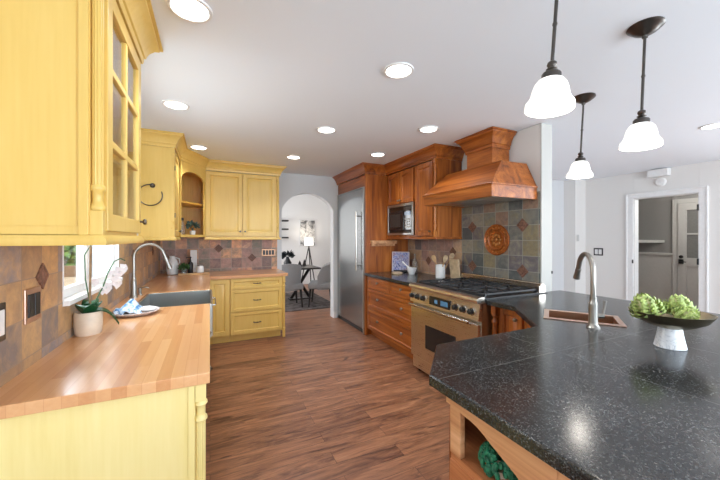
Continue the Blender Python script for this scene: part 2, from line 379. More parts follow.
# far wall with the arched opening
AX0, AX1, SPR, RISE = 1.075, 1.985, 1.90, .29
R_ = ((AX1-AX0)**2/4+RISE**2)/(2*RISE); ac = ((AX0+AX1)/2, SPR+RISE-R_)
th0 = math.asin((AX1-AX0)/2/R_)
arc = [(ac[0]+R_*math.sin(-th0+2*th0*i/24), ac[1]+R_*math.cos(-th0+2*th0*i/24)) for i in range(25)]
b = MB()
for yy in (5.35, 5.5):
    for x0, x1, xa in ((-.65, AX0, AX0), (AX1, 2.96, AX1)): b.add([(x0, yy, 0), (x1, yy, 0), (x1, yy, SPR), (x0, yy, SPR)], [(0, 1, 2, 3)]); b.add([(x0, yy, SPR), (x1, yy, SPR), (x1, yy, CEIL), (x0, yy, CEIL)], [(0, 1, 2, 3)])
    for i in range(24): b.add([(arc[i][0], yy, arc[i][1]), (arc[i+1][0], yy, arc[i+1][1]), (arc[i+1][0], yy, CEIL), (arc[i][0], yy, CEIL)], [(0, 1, 2, 3)])
jm = [(AX0, 0)]+arc+[(AX1, 0)]
for (xa, za), (xb, zb) in zip(jm, jm[1:]): b.add([(xa, 5.35, za), (xb, 5.35, zb), (xb, 5.5, zb), (xa, 5.5, za)], [(0, 1, 2, 3)])
b.add([(-.65, 5.35, CEIL), (2.96, 5.35, CEIL), (2.96, 5.5, CEIL), (-.65, 5.5, CEIL)], [(0, 1, 2, 3)])
bmesh.ops.remove_doubles(b.bm, verts=b.bm.verts, dist=1e-4)
struct(b.build('wall_far', M['wall_grey']))
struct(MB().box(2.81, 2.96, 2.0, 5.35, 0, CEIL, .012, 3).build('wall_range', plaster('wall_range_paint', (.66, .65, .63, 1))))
struct(MB().box(2.808, 2.962, 1.990, 2.0, 0, CEIL-.002, .003).build('wall_end_darkened', plaster('wall_paint_darkened', (.47, .455, .42, 1))))  # skin on the wall end, colour darkened against the strong light there
DY0, DY1, DZ = 2.10, 2.885, 2.075
struct(MB().box(6.38, 6.5, -3.35, -2.5, 0, CEIL).box(6.38, 6.5, .3, DY0, 0, CEIL).box(6.38, 6.5, -2.5, .3, 0, .5).box(6.38, 6.5, -2.5, .3, 2.3, CEIL).box(6.38, 6.5, DY1, 3.9, 0, CEIL).box(6.38, 6.5, DY0, DY1, DZ, CEIL).build('wall_right', M['wall']))
struct(MB().box(2.96, 6.38, 3.85, 4.0, 0, CEIL).build('wall_family', M['wall_grey']))
struct(MB().box(6.07, 6.38, 3.64, 3.85, 0, CEIL).build('wall_return', M['wall']))
struct(MB().box(-.65, .1, -3.35, -3.2, 0, CEIL).box(5.7, 6.38, -3.35, -3.2, 0, CEIL).box(.1, 5.7, -3.35, -3.2, 0, .3).box(.1, 5.7, -3.35, -3.2, 2.35, CEIL).build('wall_back', M['wall']))
# dining room shell
struct(MB().box(-1.2, 4.2, 9.66, 9.8, 0, 2.75).build('wall_dining_far', M['wall_white']))
struct(MB().box(4.0, 4.15, 5.5, 9.66, 0, 2.75).build('wall_dining_right', M['wall_white']))
struct(MB().box(-1.2, -1.05, 5.5, 6.4, 0, 2.75).box(-1.2, -1.05, 8.8, 9.66, 0, 2.75).box(-1.2, -1.05, 6.4, 8.8, 0, .6).box(-1.2, -1.05, 6.4, 8.8, 2.4, 2.75).build('wall_dining_left', M['wall_white']))
struct(MB().box(2.96, 4.15, 5.38, 5.5, 0, 2.75).box(-1.2, -.65, 5.5, 5.6, 0, 2.75).box(-1.2, 4.15, 5.5, 5.56, 2.5, 2.75).build('wall_dining_front', M['wall_white']))
struct(MB().box(-1.05, 4.0, 9.64, 9.66, 0, .12).build('baseboard_dining', M['trim']))
struct(MB().box(1.985, 2.04, 5.335, 5.35, 0, .11).build('baseboard_arch', M['trim']))
struct(MB().box(6.365, 6.38, .3, DY0-.1, 0, .12).box(6.365, 6.38, DY1+.12, 3.64, 0, .12).build('baseboard_right', M['trim']))
# casing of the doorway
b = MB()
for y0, y1 in ((DY1, DY1+.10), (DY0-.10, DY0)):
    b.box(6.355, 6.38, y0, y1, 0, DZ+.08, .006); b.box(6.345, 6.38, y0+.08 if y0 > 2.5 else y0, y1 if y0 > 2.5 else y0+.02, 0, DZ+.08, .005)
b.box(6.355, 6.38, DY0-.10, DY1+.10, DZ, DZ+.08, .006).box(6.345, 6.38, DY0-.10, DY1+.10, DZ+.06, DZ+.085, .005)
b.box(6.38, 6.5, DY1-.012, DY1, 0, DZ).box(6.38, 6.5, DY0, DY0+.012, 0, DZ).box(6.38, 6.5, DY0, DY1, DZ-.012, DZ)
tr = struct(b.build('trim_1', M['trim']))
for z in (1.86, 1.08, .35): MB().box(6.34, 6.36, DY0-.006, DY0+.014, z-.045, z+.045, .003).build('hinge', M['black'], tr)
MB().box(6.345, 6.358, DY1-.004, DY1+.012, 1.0, 1.06).build('strike_plate', M['black'], tr)
# mudroom beyond the doorway
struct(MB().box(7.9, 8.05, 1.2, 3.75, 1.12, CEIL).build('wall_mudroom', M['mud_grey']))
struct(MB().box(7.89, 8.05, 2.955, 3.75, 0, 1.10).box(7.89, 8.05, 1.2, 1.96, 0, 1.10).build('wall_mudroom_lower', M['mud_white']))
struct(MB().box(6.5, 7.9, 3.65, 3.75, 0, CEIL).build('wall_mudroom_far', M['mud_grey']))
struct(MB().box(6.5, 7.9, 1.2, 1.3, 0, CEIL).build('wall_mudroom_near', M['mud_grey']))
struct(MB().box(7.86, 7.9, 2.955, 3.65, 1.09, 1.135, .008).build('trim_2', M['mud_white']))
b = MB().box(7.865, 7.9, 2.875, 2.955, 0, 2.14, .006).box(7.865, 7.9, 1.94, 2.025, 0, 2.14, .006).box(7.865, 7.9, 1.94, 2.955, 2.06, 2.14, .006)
d3 = struct(b.build('door_1', M['mud_white']))
fr = face_frame((7.875, 0, 0), (0, 1, 0), (-1, 0, 0))
b = MB(fr); u0, u1 = 2.03, 2.87
b.box(u0, u0+.12, 0, .03, .0, 2.055).box(u1-.12, u1, 0, .03, 0, 2.055).box(u0, u1, 0, .03, 1.93, 2.055).box(u0, u1, 0, .03, .93, 1.06).box(u0, u1, 0, .03, 0, .2)
b.box(u0+.36, u0+.48, 0, .03, .2, .93).box(u0+.12, u1-.12, .0, .012, .2, .93).box(u0+.12, u1-.12, .005, .025, 1.48, 1.51).box(u0+.12, u1-.12, .013, .03, .9, .94, .004)
dl = b.build('door_leaf', M['mud_white'], d3)
MB(fr).box(u0+.12, u1-.12, .004, .010, 1.06, 1.93).build('glass', flat('dim_glass', (.20, .20, .19, 1), .15, vary=.05), dl)
b = MB(fr).lathe([(.03, .03), (.03, .05), (.02, .055)], (2.82, 0, 1.075), 18, 'y').box(2.785, 2.855, .03, .055, .945, 1.03, .008)
b.tube([(2.82, .05, .985), (2.82, .08, .985), (2.735, .085, .985)], .008); b.build('lock', M['black'], dl)

ml = thing('added_mudroom_light', 'added unseen ceiling light that brightens the mudroom', 'ceiling light', (7.2, 2.0, CEIL))  # unseen lamp and its point light, added to brighten the mudroom
MB().lathe([(.12, CEIL), (.12, CEIL-.02), (.10, CEIL-.07), (.001, CEIL-.09)], (7.2, 2.0, 0), 24).build('shade', M['shade'], ml)
light('mudroom_fill', 'POINT', (7.2, 2.0, CEIL-.2), 22, (1, .96, .9), shadow_soft_size=.1)
# left window with two sashes
W = struct(MB().box(-.80, -.64, WY0, WY0+.012, WZ0, WZ1).box(-.80, -.64, WY1-.012, WY1, WZ0, WZ1).box(-.80, -.64, WY0, WY1, WZ1-.012, WZ1).build('window_1', M['trim']))
MB().box(-.80, -.615, WY0-.0, WY1, WZ0, WZ0+.025, .004).build('window_sill', M['trim'], W)
b = MB()
for y0, y1, xo in ((WY0+.012, 2.44, -.705), (2.425, WY1-.012, -.70)):
    b.box(xo, xo+.035, y0, y0+.045, WZ0+.025, WZ1-.012).box(xo, xo+.035, y1-.05, y1, WZ0+.025, WZ1-.012).box(xo, xo+.035, y0+.045, y1-.05, WZ0+.025, WZ0+.07).box(xo, xo+.035, y0+.045, y1-.05, WZ1-.06, WZ1-.012)
b.box(-.708, -.66, 2.40, 2.455, WZ0+.025, WZ1-.012)
b.build('window_frame', M['trim'], W)
MB().box(-.69, -.686, WY0+.05, 2.395, WZ0+.065, WZ1-.055).box(-.685, -.681, 2.46, WY1-.06, WZ0+.065, WZ1-.055).build('window_glass', M['glass'], W)
# far windows behind the camera: simple frames around the openings
for i, (x0, x1) in enumerate(((.1, 1.97), (1.97, 3.83), (3.83, 5.7))):
    b = MB().box(x0, x0+.06, -3.32, -3.24, .3, 2.35).box(x1-.06, x1, -3.32, -3.24, .3, 2.35).box(x0, x1, -3.32, -3.24, .3, .36).box(x0, x1, -3.32, -3.24, 2.29, 2.35)
    struct(b.build('window_%d' % (i+2), M['trim']))
struct(MB().box(6.40, 6.48, -2.5, -2.44, .5, 2.3).box(6.40, 6.48, .24, .3, .5, 2.3).box(6.40, 6.48, -1.13, -1.07, .5, 2.3).box(6.40, 6.48, -2.5, .3, .5, .56).box(6.40, 6.48, -2.5, .3, 2.24, 2.3).build('window_5', M['trim']))

# outside the sink window
struct(MB().box(-16, -1.2, -6, 32, -.4, -.2).build('patio_ground', flat('patio_stone', srgb(186, 156, 122), .9, vary=.1, scale=3)))
gw_ = MB().box(-14, -3.6, 17.2, 17.5, -.2, .25, .02).build('garden_wall', flat('stucco_wall', srgb(140, 108, 78), .9, vary=.12, scale=5)); tag(gw_, 'low tan garden wall seen through the window over the sink', 'wall')
def bush(c, r, n, mat, label):
    root = thing('garden_bush', label, 'bush', (c[0], c[1], -.2), 'bushes outside the sink window')
    MB().tube([(c[0], c[1], -.2), (c[0], c[1], c[2])], .05, 8).build('trunk', M['stake'], root)
    b = MB()
    for i in range(n):
        d = Vector((random.gauss(0, 1), random.gauss(0, 1), random.gauss(0, 1))).normalized()*r*random.uniform(.55, 1)
        q = Vector(c)+d; a = Vector((random.gauss(0, 1), random.gauss(0, 1), random.gauss(0, 1))).normalized()*.2; e = a.orthogonal().normalized()*.11
        b.add([q-a, q+e, q+a, q-e], [(0, 1, 2, 3)])
    b.build('foliage', mat, root)
bm_ = flat('sunlit_leaves', srgb(108, 136, 52), .6, vary=.35, scale=4)
bush((-6.1, 19.4, .95), 1.35, 800, bm_, 'round bush beyond the garden wall, nearest the house')
bush((-9.6, 21.5, 1.3), 1.6, 800, bm_, 'large round bush beyond the garden wall, farthest from the house')
pw = MB().box(-1.5, -1.3, 5.3, 9.0, -.2, 2.6, .01).build('white_outbuilding_wall', flat('greyed_white_paint', (.36, .36, .36, 1), .8, vary=.04)); tag(pw, 'white painted outbuilding wall close outside the sink window', 'wall')  # white paint given a grey base colour so it renders less bright

# ------------------------------------------------------------------ cabinet helpers
CROWN = [(0, 2.36), (.010, 2.36), (.014, 2.375), (.014, 2.39), (.022, 2.395), (.026, 2.41), (.038, 2.435), (.058, 2.462), (.078, 2.474), (.080, 2.484), (.094, 2.488), (.094, 2.4985), (0, 2.4985)]
RAIL = [(0, 1.395), (.012, 1.395), (.016, 1.405), (.012, 1.42), (.004, 1.43), (0, 1.43)]
def panel_door(fr, u0, u1, v0, v1, name, mat, parent, th=.02, st=.055, raised=True):
    b = MB(fr)
    b.box(u0, u0+st, 0, th, v0, v1, .002).box(u1-st, u1, 0, th, v0, v1, .002).box(u0+st, u1-st, 0, th, v0, v0+st, .002).box(u0+st, u1-st, 0, th, v1-st, v1, .002)
    a0, a1, c0, c1 = u0+st, u1-st, v0+st, v1-st
    def ring(i0, n0, i1, n1):
        p = lambda i, n: [(a0+i, n, c0+i), (a1-i, n, c0+i), (a1-i, n, c1-i), (a0+i, n, c1-i)]
        b.add(p(i0, n0)+p(i1, n1), [(k, (k+1) % 4, 4+(k+1) % 4, 4+k) for k in range(4)])
    e = min(.03, (a1-a0)*.2, (c1-c0)*.3)
    ring(0, th-.002, .008, th*.35)
    if raised:
        ring(.008, th*.35, .012, th*.35); ring(.012, th*.35, .012+e, th*.75); i, n = .012+e, th*.75
    else: i, n = .008, th*.35
    b.add([(a0+i, n, c0+i), (a1-i, n, c0+i), (a1-i, n, c1-i), (a0+i, n, c1-i)], [(0, 1, 2, 3)])
    b.box(u0+.01, u1-.01, .0, .004, v0+.01, v1-.01)
    return b.build(name, mat, parent)
def knob(fr, u, v, mat, parent, n=.02, r=.014, name='knob'):
    MB(fr).lathe([(.006, n), (.006, n+.012), (r*.8, n+.014), (r, n+.021), (r*.8, n+.028), (.001, n+.030)], (u, 0, v), 14, 'y').build(name, mat, parent)
def bar_pull(fr, u, v, w_, mat, parent, n=.02):
    b = MB(fr)
    for s_ in (-1, 1): b.lathe([(.008, n), (.005, n+.006), (.005, n+.024)], (u+s_*w_*.38, 0, v), 10, 'y')
    b.tube([(u-w_/2, n+.024, v+.004), (u-w_*.38, n+.027, v), (u-w_*.12, n+.03, v-.002), (u, n+.032, v), (u+w_*.12, n+.03, v-.002), (u+w_*.38, n+.027, v), (u+w_/2, n+.024, v+.004)], .005, 8, [.003, .006, .005, .009, .005, .006, .003])
    b.build('handle', mat, parent)
def pilaster(cx, cy, r, z0, z1, mat, parent, base=.085, name='pilaster'):
    """square plinth, short turned section, fluted shaft, collar and cap block"""
    b = MB().box(cx-r, cx+r, cy-r, cy+r, z0, z0+base, .002).box(cx-r, cx+r, cy-r, cy+r, z1-base*.6, z1, .002)
    z = z0+base
    b.lathe([(r*1.1, z), (r*1.25, z+.006), (r*1.25, z+.014), (r*.95, z+.022), (r*.82, z+.035), (r*.9, z+.065), (r*1.2, z+.072), (r*1.25, z+.082), (r*1.0, z+.09)], (cx, cy, 0), 20)
    zt = z1-base*.6
    b.lathe([(r*.92, z+.088), (r*.92, zt-.03)], (cx, cy, 0), 72, flute=.12, nfl=12)
    b.lathe([(r*.95, zt-.032), (r*1.2, zt-.026), (r*1.2, zt-.016), (r*1.0, zt-.01), (r*1.1, zt)], (cx, cy, 0), 20)
    return b.build(name, mat, parent)

# ------------------------------------------------------------------ yellow wall cabinets
Y = M['yellow']
A = thing('upper_cabinet', 'yellow wall cabinet with mullioned glass door before the window', 'cabinet', (-.65, 1.38, 1.395), 'yellow wall cabinets')
b = MB().box(-.65, -.372, 1.385, 1.41, 1.43, 2.36).box(-.65, -.355, 2.03, 2.055, 1.43, 2.36).box(-.65, -.355, 1.41, 2.03, 1.43, 1.45).box(-.65, -.355, 1.41, 2.03, 2.34, 2.36)
b.box(-.375, -.354, 1.41, 1.45, 1.43, 2.36).box(-.375, -.354, 2.01, 2.055, 1.43, 2.36).box(-.375, -.354, 1.45, 2.01, 1.43, 1.46).box(-.375, -.354, 1.45, 2.01, 2.33, 2.36).box(-.65, -.408, 1.381, 1.386, 1.46, 2.34).box(-.403, -.375, 1.379, 1.386, 1.43, 2.36, .002)
b.build('carcass', Y, A)
MB().box(-.649, -.642, 1.41, 2.03, 1.45, 2.34).box(-.64, -.37, 1.411, 2.03, 1.74, 1.76).box(-.64, -.37, 1.411, 2.03, 2.04, 2.06).build('shelving', M['yellow_in'], A)
fr = face_frame((-.355, 0, 0), (0, 1, 0), (1, 0, 0))
u0, u1, v0, v1 = 1.432, 2.042, 1.445, 2.35
b = MB(fr); st = .065
b.box(u0, u0+st, 0, .022, v0, v1, .003).box(u1-st, u1, 0, .022, v0, v1, .003).box(u0, u1, 0, .022, v0, v0+st, .003).box(u0, u1, 0, .022, v1-st, v1, .003)
um = (u0+u1)/2
b.box(um-.014, um+.014, 0, .020, v0+st, v1-st, .003)
for z in (1.778, 2.055): b.box(u0+st, u1-st, 0, .020, z-.014, z+.014, .003)
dr = b.build('door', Y, A)
MB(fr).box(u0+st-.005, u1-st+.005, .006, .010, v0+st-.005, v1-st+.005).build('glass_pane', M['cabglass'], dr)
knob(fr, 2.015, 1.505, M['pull'], dr, .022, .016)
pilaster(-.355, 1.402, .0185, 1.43, 2.36, Y, A)
MB().sweep(CROWN, [(-.649, 1.383), (-.338, 1.383), (-.338, 2.055), (-.649, 2.055)]).build('crown_moulding', Y, A)
MB().sweep(RAIL, [(-.649, 1.383), (-.338, 1.383), (-.338, 2.055), (-.649, 2.055)]).box(-.649, -.34, 1.385, 2.05, 1.42, 1.432).build('light_rail', Y, A)
# side cabinet with the towel ring on its end
B = thing('upper_cabinet', 'yellow wall cabinet with plain end panel carrying the towel ring', 'cabinet', (-.65, 3.85, 1.395), 'yellow wall cabinets')
MB().box(-.65, -.357, 3.85, 4.432, 1.43, 2.36).build('carcass', Y, B)
fr = face_frame((-.357, 0, 0), (0, 1, 0), (1, 0, 0))
dr = panel_door(fr, 3.90, 4.415, 1.445, 2.35, 'door', Y, B); knob(fr, 4.36, 1.50, M['pull'], dr)
for z in (1.66, 2.16): MB(fr).box(3.885, 3.91, .012, .026, z-.025, z+.025, .003).build('hinge', M['pull'], dr)
pilaster(-.352, 3.866, .017, 1.43, 2.36, Y, B)
MB().sweep(CROWN, [(-.649, 3.848), (-.337, 3.848), (-.337, 4.432)]).build('crown_moulding', Y, B)
MB().sweep(RAIL, [(-.649, 3.848), (-.337, 3.848), (-.337, 4.432)]).build('light_rail', Y, B)
# diagonal corner cabinet with arched open front
K = thing('corner_cabinet', 'yellow diagonal corner wall cabinet with arched open shelves', 'cabinet', (-.65, 5.35, 1.395), 'yellow wall cabinets')
p0, p1 = Vector((-.337, 4.44)), Vector((-.07, 4.93)); L = (p1-p0).length
U = (p1-p0).normalized(); N = Vector((U.y, -U.x))
fr = face_frame((p0.x, p0.y, 0), (U.x, U.y, 0), (N.x, N.y, 0))
pent = [(-.357, 4.44), (-.648, 4.44), (-.648, 5.348), (-.072, 5.348), (-.072, 4.945)]
b = MB().prism(pent, 1.43, 1.452).prism(pent, 2.345, 2.36)
b.box(-.648, -.36, 4.436, 4.45, 1.44, 2.35).box(-.085, -.072, 4.95, 5.348, 1.44, 2.35)
b.build('carcass', Y, K)
b = MB().box(-.648, -.636, 4.45, 5.348, 1.452, 2.345).box(-.636, -.085, 5.336, 5.348, 1.452, 2.345)
for i in range(9): b.box(-.62+i*.058, -.58+i*.058, 5.331, 5.337, 1.455, 2.34, .002)
b.prism([(-.37, 4.47), (-.63, 4.47), (-.63, 5.33), (-.09, 5.33), (-.09, 4.96)], 1.866, 1.886).build('shelving', M['yellow_in'], K)
b = MB(fr); th = .02; o0, o1 = .010, L-.035
b.box(0, o0, 0, th, 1.43, 2.36, .001).box(o1, L, 0, th, 1.43, 2.36, .001).box(o0, o1, 0, th, 1.43, 1.463, .001)
hw = (o1-o0)/2; cxm = (o0+o1)/2; za, zp = 2.15, 2.262
ar = [(cxm-hw*math.cos(PI*i/18), za+(zp-za)*math.sin(PI*i/18)) for i in range(19)]
for i in range(18): b.prism([ar[i], ar[i+1], (ar[i+1][0], 2.36), (ar[i][0], 2.36)], 0, th, 'y')
b.build('arched_face_frame', Y, K)
MB().sweep(CROWN, [(-.337, 4.436), (p0.x+.018, p0.y-.01), (p1.x+.01, p1.y-.0)]).build('crown_moulding', Y, K)
# two-door cabinet on the far wall
D = thing('upper_cabinet', 'yellow two-door wall cabinet on the far wall beside the arch', 'cabinet', (-.07, 5.35, 1.395), 'yellow wall cabinets')
MB().box(-.07, .957, 4.952, 5.348, 1.43, 2.36).build('carcass', Y, D)
fr = face_frame((0, 4.952, 0), (1, 0, 0), (0, -1, 0))
dr = panel_door(fr, -.055, .425, 1.452, 2.352, 'door', Y, D); knob(fr, .395, 1.515, M['pull'], dr)
dr = panel_door(fr, .432, .905, 1.452, 2.352, 'door', Y, D); knob(fr, .462, 1.515, M['pull'], dr)
pilaster(.935, 4.948, .017, 1.43, 2.36, Y, D)
MB().sweep(CROWN, [(-.07, 4.932), (.957, 4.932), (.957, 5.348)]).build('crown_moulding', Y, D)
MB().sweep(RAIL, [(-.07, 4.932), (.957, 4.932), (.957, 5.348)]).build('light_rail', Y, D)

# ------------------------------------------------------------------ yellow base cabinets and butcher block
FY = 4.64                                     # face of the far run
Y_LIT = M['yellow_lit']
E = thing('base_cabinet', 'yellow base cabinet at the near end of the wooden worktop', 'cabinet', (-.65, 1.36, 0), 'yellow base cabinets')
MB().box(-.648, -.05, 1.37, 2.72, .09, .872).box(-.648, -.11, 1.38, 2.72, 0, .09).build('carcass', Y_LIT, E)
b = MB().box(-.648, -.075, 1.358, 1.371, .0, .872).box(-.075, -.052, 1.352, 1.371, .0, .872, .002)
b.build('end_panel', Y_LIT, E)
def low_post(cx, cy, r, parent, mat):
    b = MB().box(cx-r, cx+r, cy-r, cy+r, .80, .873, .002).box(cx-r, cx+r, cy-r, cy+r, .0, .10, .002)
    b.lathe([(r*1.0, .80), (r*1.25, .795), (r*1.3, .787), (r*1.0, .78), (r*.78, .765), (r*.82, .745), (r*1.2, .737), (r*1.28, .727), (r*.98, .72)], (cx, cy, 0), 20)
    b.lathe([(r*.95, .72), (r*.95, .14)], (cx, cy, 0), 72, flute=.12, nfl=12)
    b.lathe([(r*1.0, .14), (r*1.3, .132), (r*1.3, .12), (r, .10)], (cx, cy, 0), 20)
    b.build('turned_post', mat, parent)
low_post(-.032, 1.373, .0185, E, Y_LIT)
fr = face_frame((-.05, 0, 0), (0, 1, 0), (1, 0, 0))
for y0, y1 in ((1.41, 2.055), (2.065, 2.71)):
    d_ = panel_door(fr, y0, y1, .70, .86, 'drawer', Y_LIT, E, st=.035, raised=False); bar_pull(fr, (y0+y1)/2, .78, .1, M['pull'], d_)
    d_ = panel_door(fr, y0, y1, .11, .69, 'door', Y_LIT, E); knob(fr, y1-.04 if y0 < 2 else y0+.04, .62, M['pull'], d_)
S_ = thing('base_cabinet', 'yellow base cabinet under the apron sink', 'cabinet', (-.65, 2.74, 0), 'yellow base cabinets')
MB().box(-.648, -.05, 2.722, 3.52, .09, .64).box(-.648, -.11, 2.722, 3.52, 0, .09).build('carcass', Y, S_)
for y0, y1, kz in ((2.735, 3.115, 3.08), (3.125, 3.505, 3.16)):
    d_ = panel_door(fr, y0, y1, .11, .63, 'door', Y, S_); knob(fr, kz, .57, M['pull'], d_)
Q = thing('base_cabinet', 'yellow base cabinet between the apron sink and the far corner', 'cabinet', (-.65, 3.52, 0), 'yellow base cabinets')
MB().box(-.648, -.05, 3.522, 5.34, .09, .872).box(-.648, -.11, 3.522, 5.34, 0, .09).build('carcass', Y, Q)
d_ = panel_door(fr, 3.54, FY-.03, .11, .86, 'door', Y, Q); knob(fr, 3.58, .75, M['pull'], d_)
fr = face_frame((0, FY+.02, 0), (1, 0, 0), (0, -1, 0))
R1 = thing('base_cabinet', 'narrow yellow one-door base cabinet in the far inside corner', 'cabinet', (-.03, 5.34, 0), 'yellow base cabinets')
MB().box(-.048, .243, FY+.02, 5.34, .09, .872).box(-.048, .243, FY+.075, 5.34, 0, .09).build('carcass', Y, R1)
d_ = panel_door(fr, -.01, .238, .11, .862, 'door', Y, R1)
R2 = thing('drawer_cabinet', 'yellow base cabinet with three drawers and a turned end post', 'cabinet', (.245, 5.34, 0), 'yellow base cabinets')
MB().box(.245, .985, FY+.02, 5.34, .09, .872).box(.245, .93, FY+.075, 5.34, 0, .09).build('carcass', Y, R2)
for z0, z1 in ((.725, .862), (.415, .712), (.11, .402)):
    d_ = panel_door(fr, .25, .935, z0, z1, 'drawer', Y, R2, st=.042, raised=False); bar_pull(fr, .593, (z0+z1)/2, .11, M['pull'], d_)
low_post(.965, FY+.012, .0185, R2, Y)

# apron sink hole: worktop built from pieces around it
wt = MB(); T0, T1 = .873, .914
wt.box(-.65, 0, 1.33, 2.74, T0, T1, .003).box(-.65, -.52, 2.74, 3.5, T0, T1).box(-.65, 0, 3.5, FY-.02, T0, T1, .0)
wt = wt.build('butcher_block_worktop', M['butcher']); MB().box(-.65, 1.02, FY-.02, 5.35, T0, T1, .003).build('worktop_return', M['butcher_x'], wt)
tag(wt, 'L-shaped butcher block worktop running under the window and along far wall', 'countertop')
sk = thing('apron_sink', 'stainless steel apron-front sink set into the wooden worktop', 'sink', (-.25, 3.12, .66))
b = MB(); z1 = .908
b.box(-.515, .018, 2.743, 2.757, .655, z1, .003).box(-.515, .018, 3.483, 3.497, .655, z1, .003).box(-.515, -.5, 2.757, 3.483, .655, z1).box(-.0, .02, 2.743, 3.497, .655, z1, .006, 3).box(-.51, .01, 2.75, 3.49, .645, .66)
b.build('basin', M['steel'], sk)
MB().lathe([(.045, .661), (.045, .664), (.03, .665), (.02, .662)], (-.25, 3.12, 0), 20).build('drain', M['chrome'], sk)
tb = [(.02, 2.95, .86), (.04, 2.95, .86), (.044, 2.97, .86), (.044, 3.27, .86), (.04, 3.29, .86), (.02, 3.29, .86)]
MB().tube(tb, .006).build('towel_bar', M['chrome'], sk)

def gooseneck(name, label, base, z, dirv, reach, height, endz, mat, r=.0125, body=.024, lever=None, headr=.019):
    root = thing(name, label, 'faucet', (base[0], base[1], z)); x, y = base; d = Vector((dirv[0], dirv[1], 0)).normalized()
    MB().lathe([(body*1.5, z), (body*1.5, z+.006), (body*1.05, z+.018), (body, z+.03), (body, z+.13), (body*.98, z+.14), (body*.75, z+.15), (r*1.25, z+.165), (r*1.25, z+.175)], (x, y, 0), 24).build('body', mat, root)
    rad = reach*.42; zc = height-rad; P = [Vector((x, y, z+.15)), Vector((x, y, (z+.15+zc)/2)), Vector((x, y, zc))]
    for i in range(1, 15):
        a = PI*.90*i/14; P.append(Vector((x, y, 0))+d*(rad-rad*math.cos(a))+Vector((0, 0, zc+rad*math.sin(a))))
    end = Vector((x, y, 0))+d*reach; end.z = endz
    last = P[-1]; P.append(last.lerp(end, .35))
    MB().tube(P, r, 14).build('spout', mat, root)
    h0 = P[-1]; q = (end-h0).normalized()
    MB().tube([h0-q*.004, h0+q*.01, h0.lerp(end, .35), h0.lerp(end, .8), end], r, 16, [r*1.25, headr*.85, headr*.82, headr, headr*1.05]).build('spray_head', mat, root)
    if lever:
        lv = Vector((lever[0], lever[1], 0)).normalized()
        b = MB(); c = Vector((x, y, z+.07))
        b.tube([c, c+lv*.035, c+lv*.05], .014, 12); b.tube([c+lv*.042, c+lv*.05+Vector((0, 0, .02)), c+lv*.058+Vector((0, 0, .085))], .006, 10, [.008, .006, .009])
        b.build('lever', mat, root)
    return root
gooseneck('kitchen_faucet', 'tall brushed nickel gooseneck faucet behind the apron sink', (-.585, 3.27), T1, (1, .04), .265, 1.365, 1.15, M['nickel'], .0125, .023)
fl = thing('soap_dispenser', 'short brushed nickel soap dispenser beside the apron sink faucet', 'soap dispenser', (-.565, 3.41, T1))
MB().lathe([(.022, T1), (.022, T1+.006), (.013, T1+.015), (.013, T1+.05), (.017, T1+.055), (.017, T1+.062), (.004, T1+.066)], (-.565, 3.41, 0), 18).build('pump_body', M['nickel'], fl)
MB().tube([(-.565, 3.41, T1+.06), (-.52, 3.405, T1+.066), (-.495, 3.40, T1+.058)], .006, 10).build('nozzle', M['nickel'], fl)

# ------------------------------------------------------------------ backsplashes
def accent(parent, pos, half, axis):
    b = MB()
    sq = [(half, 0), (0, half), (-half, 0), (0, -half)]
    def ring(h_, n): return [((n, pos[1]+a*h_, pos[2]+c_*h_) if axis == 'y' else (pos[0]+a*h_, n, pos[2]+c_*h_)) for a, c_ in ((1, 0), (0, 1), (-1, 0), (0, -1))]
    base = pos[0] if axis == 'y' else pos[1]; s_ = pos[3]
    r0, r1, r2, r3 = ring(half, base), ring(half, base+s_*.006), ring(half*.72, base+s_*.008), ring(half*.62, base+s_*.004)
    v = r0+r1+r2+r3; f = [(i+4*j, (i+1) % 4+4*j, (i+1) % 4+4*j+4, i+4*j+4) for j in range(3) for i in range(4)]+[(12, 13, 14, 15)]
    b.add(v, f); b.build('accent_tile', M['rust'], parent)
bl = thing('tile_backsplash', 'brown slate tile backsplash behind the wooden worktop, under the window', 'backsplash', (-.645, 1.3, T1))
b = MB().box(-.649, -.642, 1.25, WY0, T1, 1.43).box(-.65, -.642, WY0, WY1, T1, WZ0-.002).box(-.65, -.642, WY1, 5.35, T1, 1.43); b.build('slate_tiles', M['tile_left'], bl)
accent(bl, (-.642, 1.79, 1.26, 1), .055, 'y'); accent(bl, (-.642, 3.55, 1.26, 1), .055, 'y'); accent(bl, (-.642, 4.67, 1.26, 1), .055, 'y')
bf = thing('tile_backsplash', 'mauve and peach slate tile backsplash on the far wall beside the arch', 'backsplash', (.2, 5.34, T1))
MB().box(-.64, 1.0, 5.342, 5.349, T1, 1.43).build('slate_tiles', M['tile_far'], bf)
accent(bf, (.12, 5.342, 1.26, -1), .065, 'x'); accent(bf, (.605, 5.342, 1.108, -1), .065, 'x')
bg = thing('tile_backsplash', 'grey slate tile panel between range and hood', 'backsplash', (2.805, 2.5, T1))
MB().box(2.802, 2.809, 2.004, 3.03, T1, 1.86).build('slate_tiles', M['tile_range'], bg)
for y, z in ((2.853, 1.548), (2.185, 1.548), (2.853, 1.092), (2.185, 1.092)): accent(bg, (2.802, y, z, -1), .066, 'y')
bw = thing('tile_backsplash', 'rose and tan slate tile strip below the microwave cabinet', 'backsplash', (2.805, 3.6, T1))
MB().box(2.802, 2.809, 3.03, 4.2, T1, 1.43).build('slate_tiles', M['tile_warm'], bw)
accent(bw, (2.802, 3.688, 1.10, -1), .062, 'y'); accent(bw, (2.802, 3.187, 1.244, -1), .062, 'y')

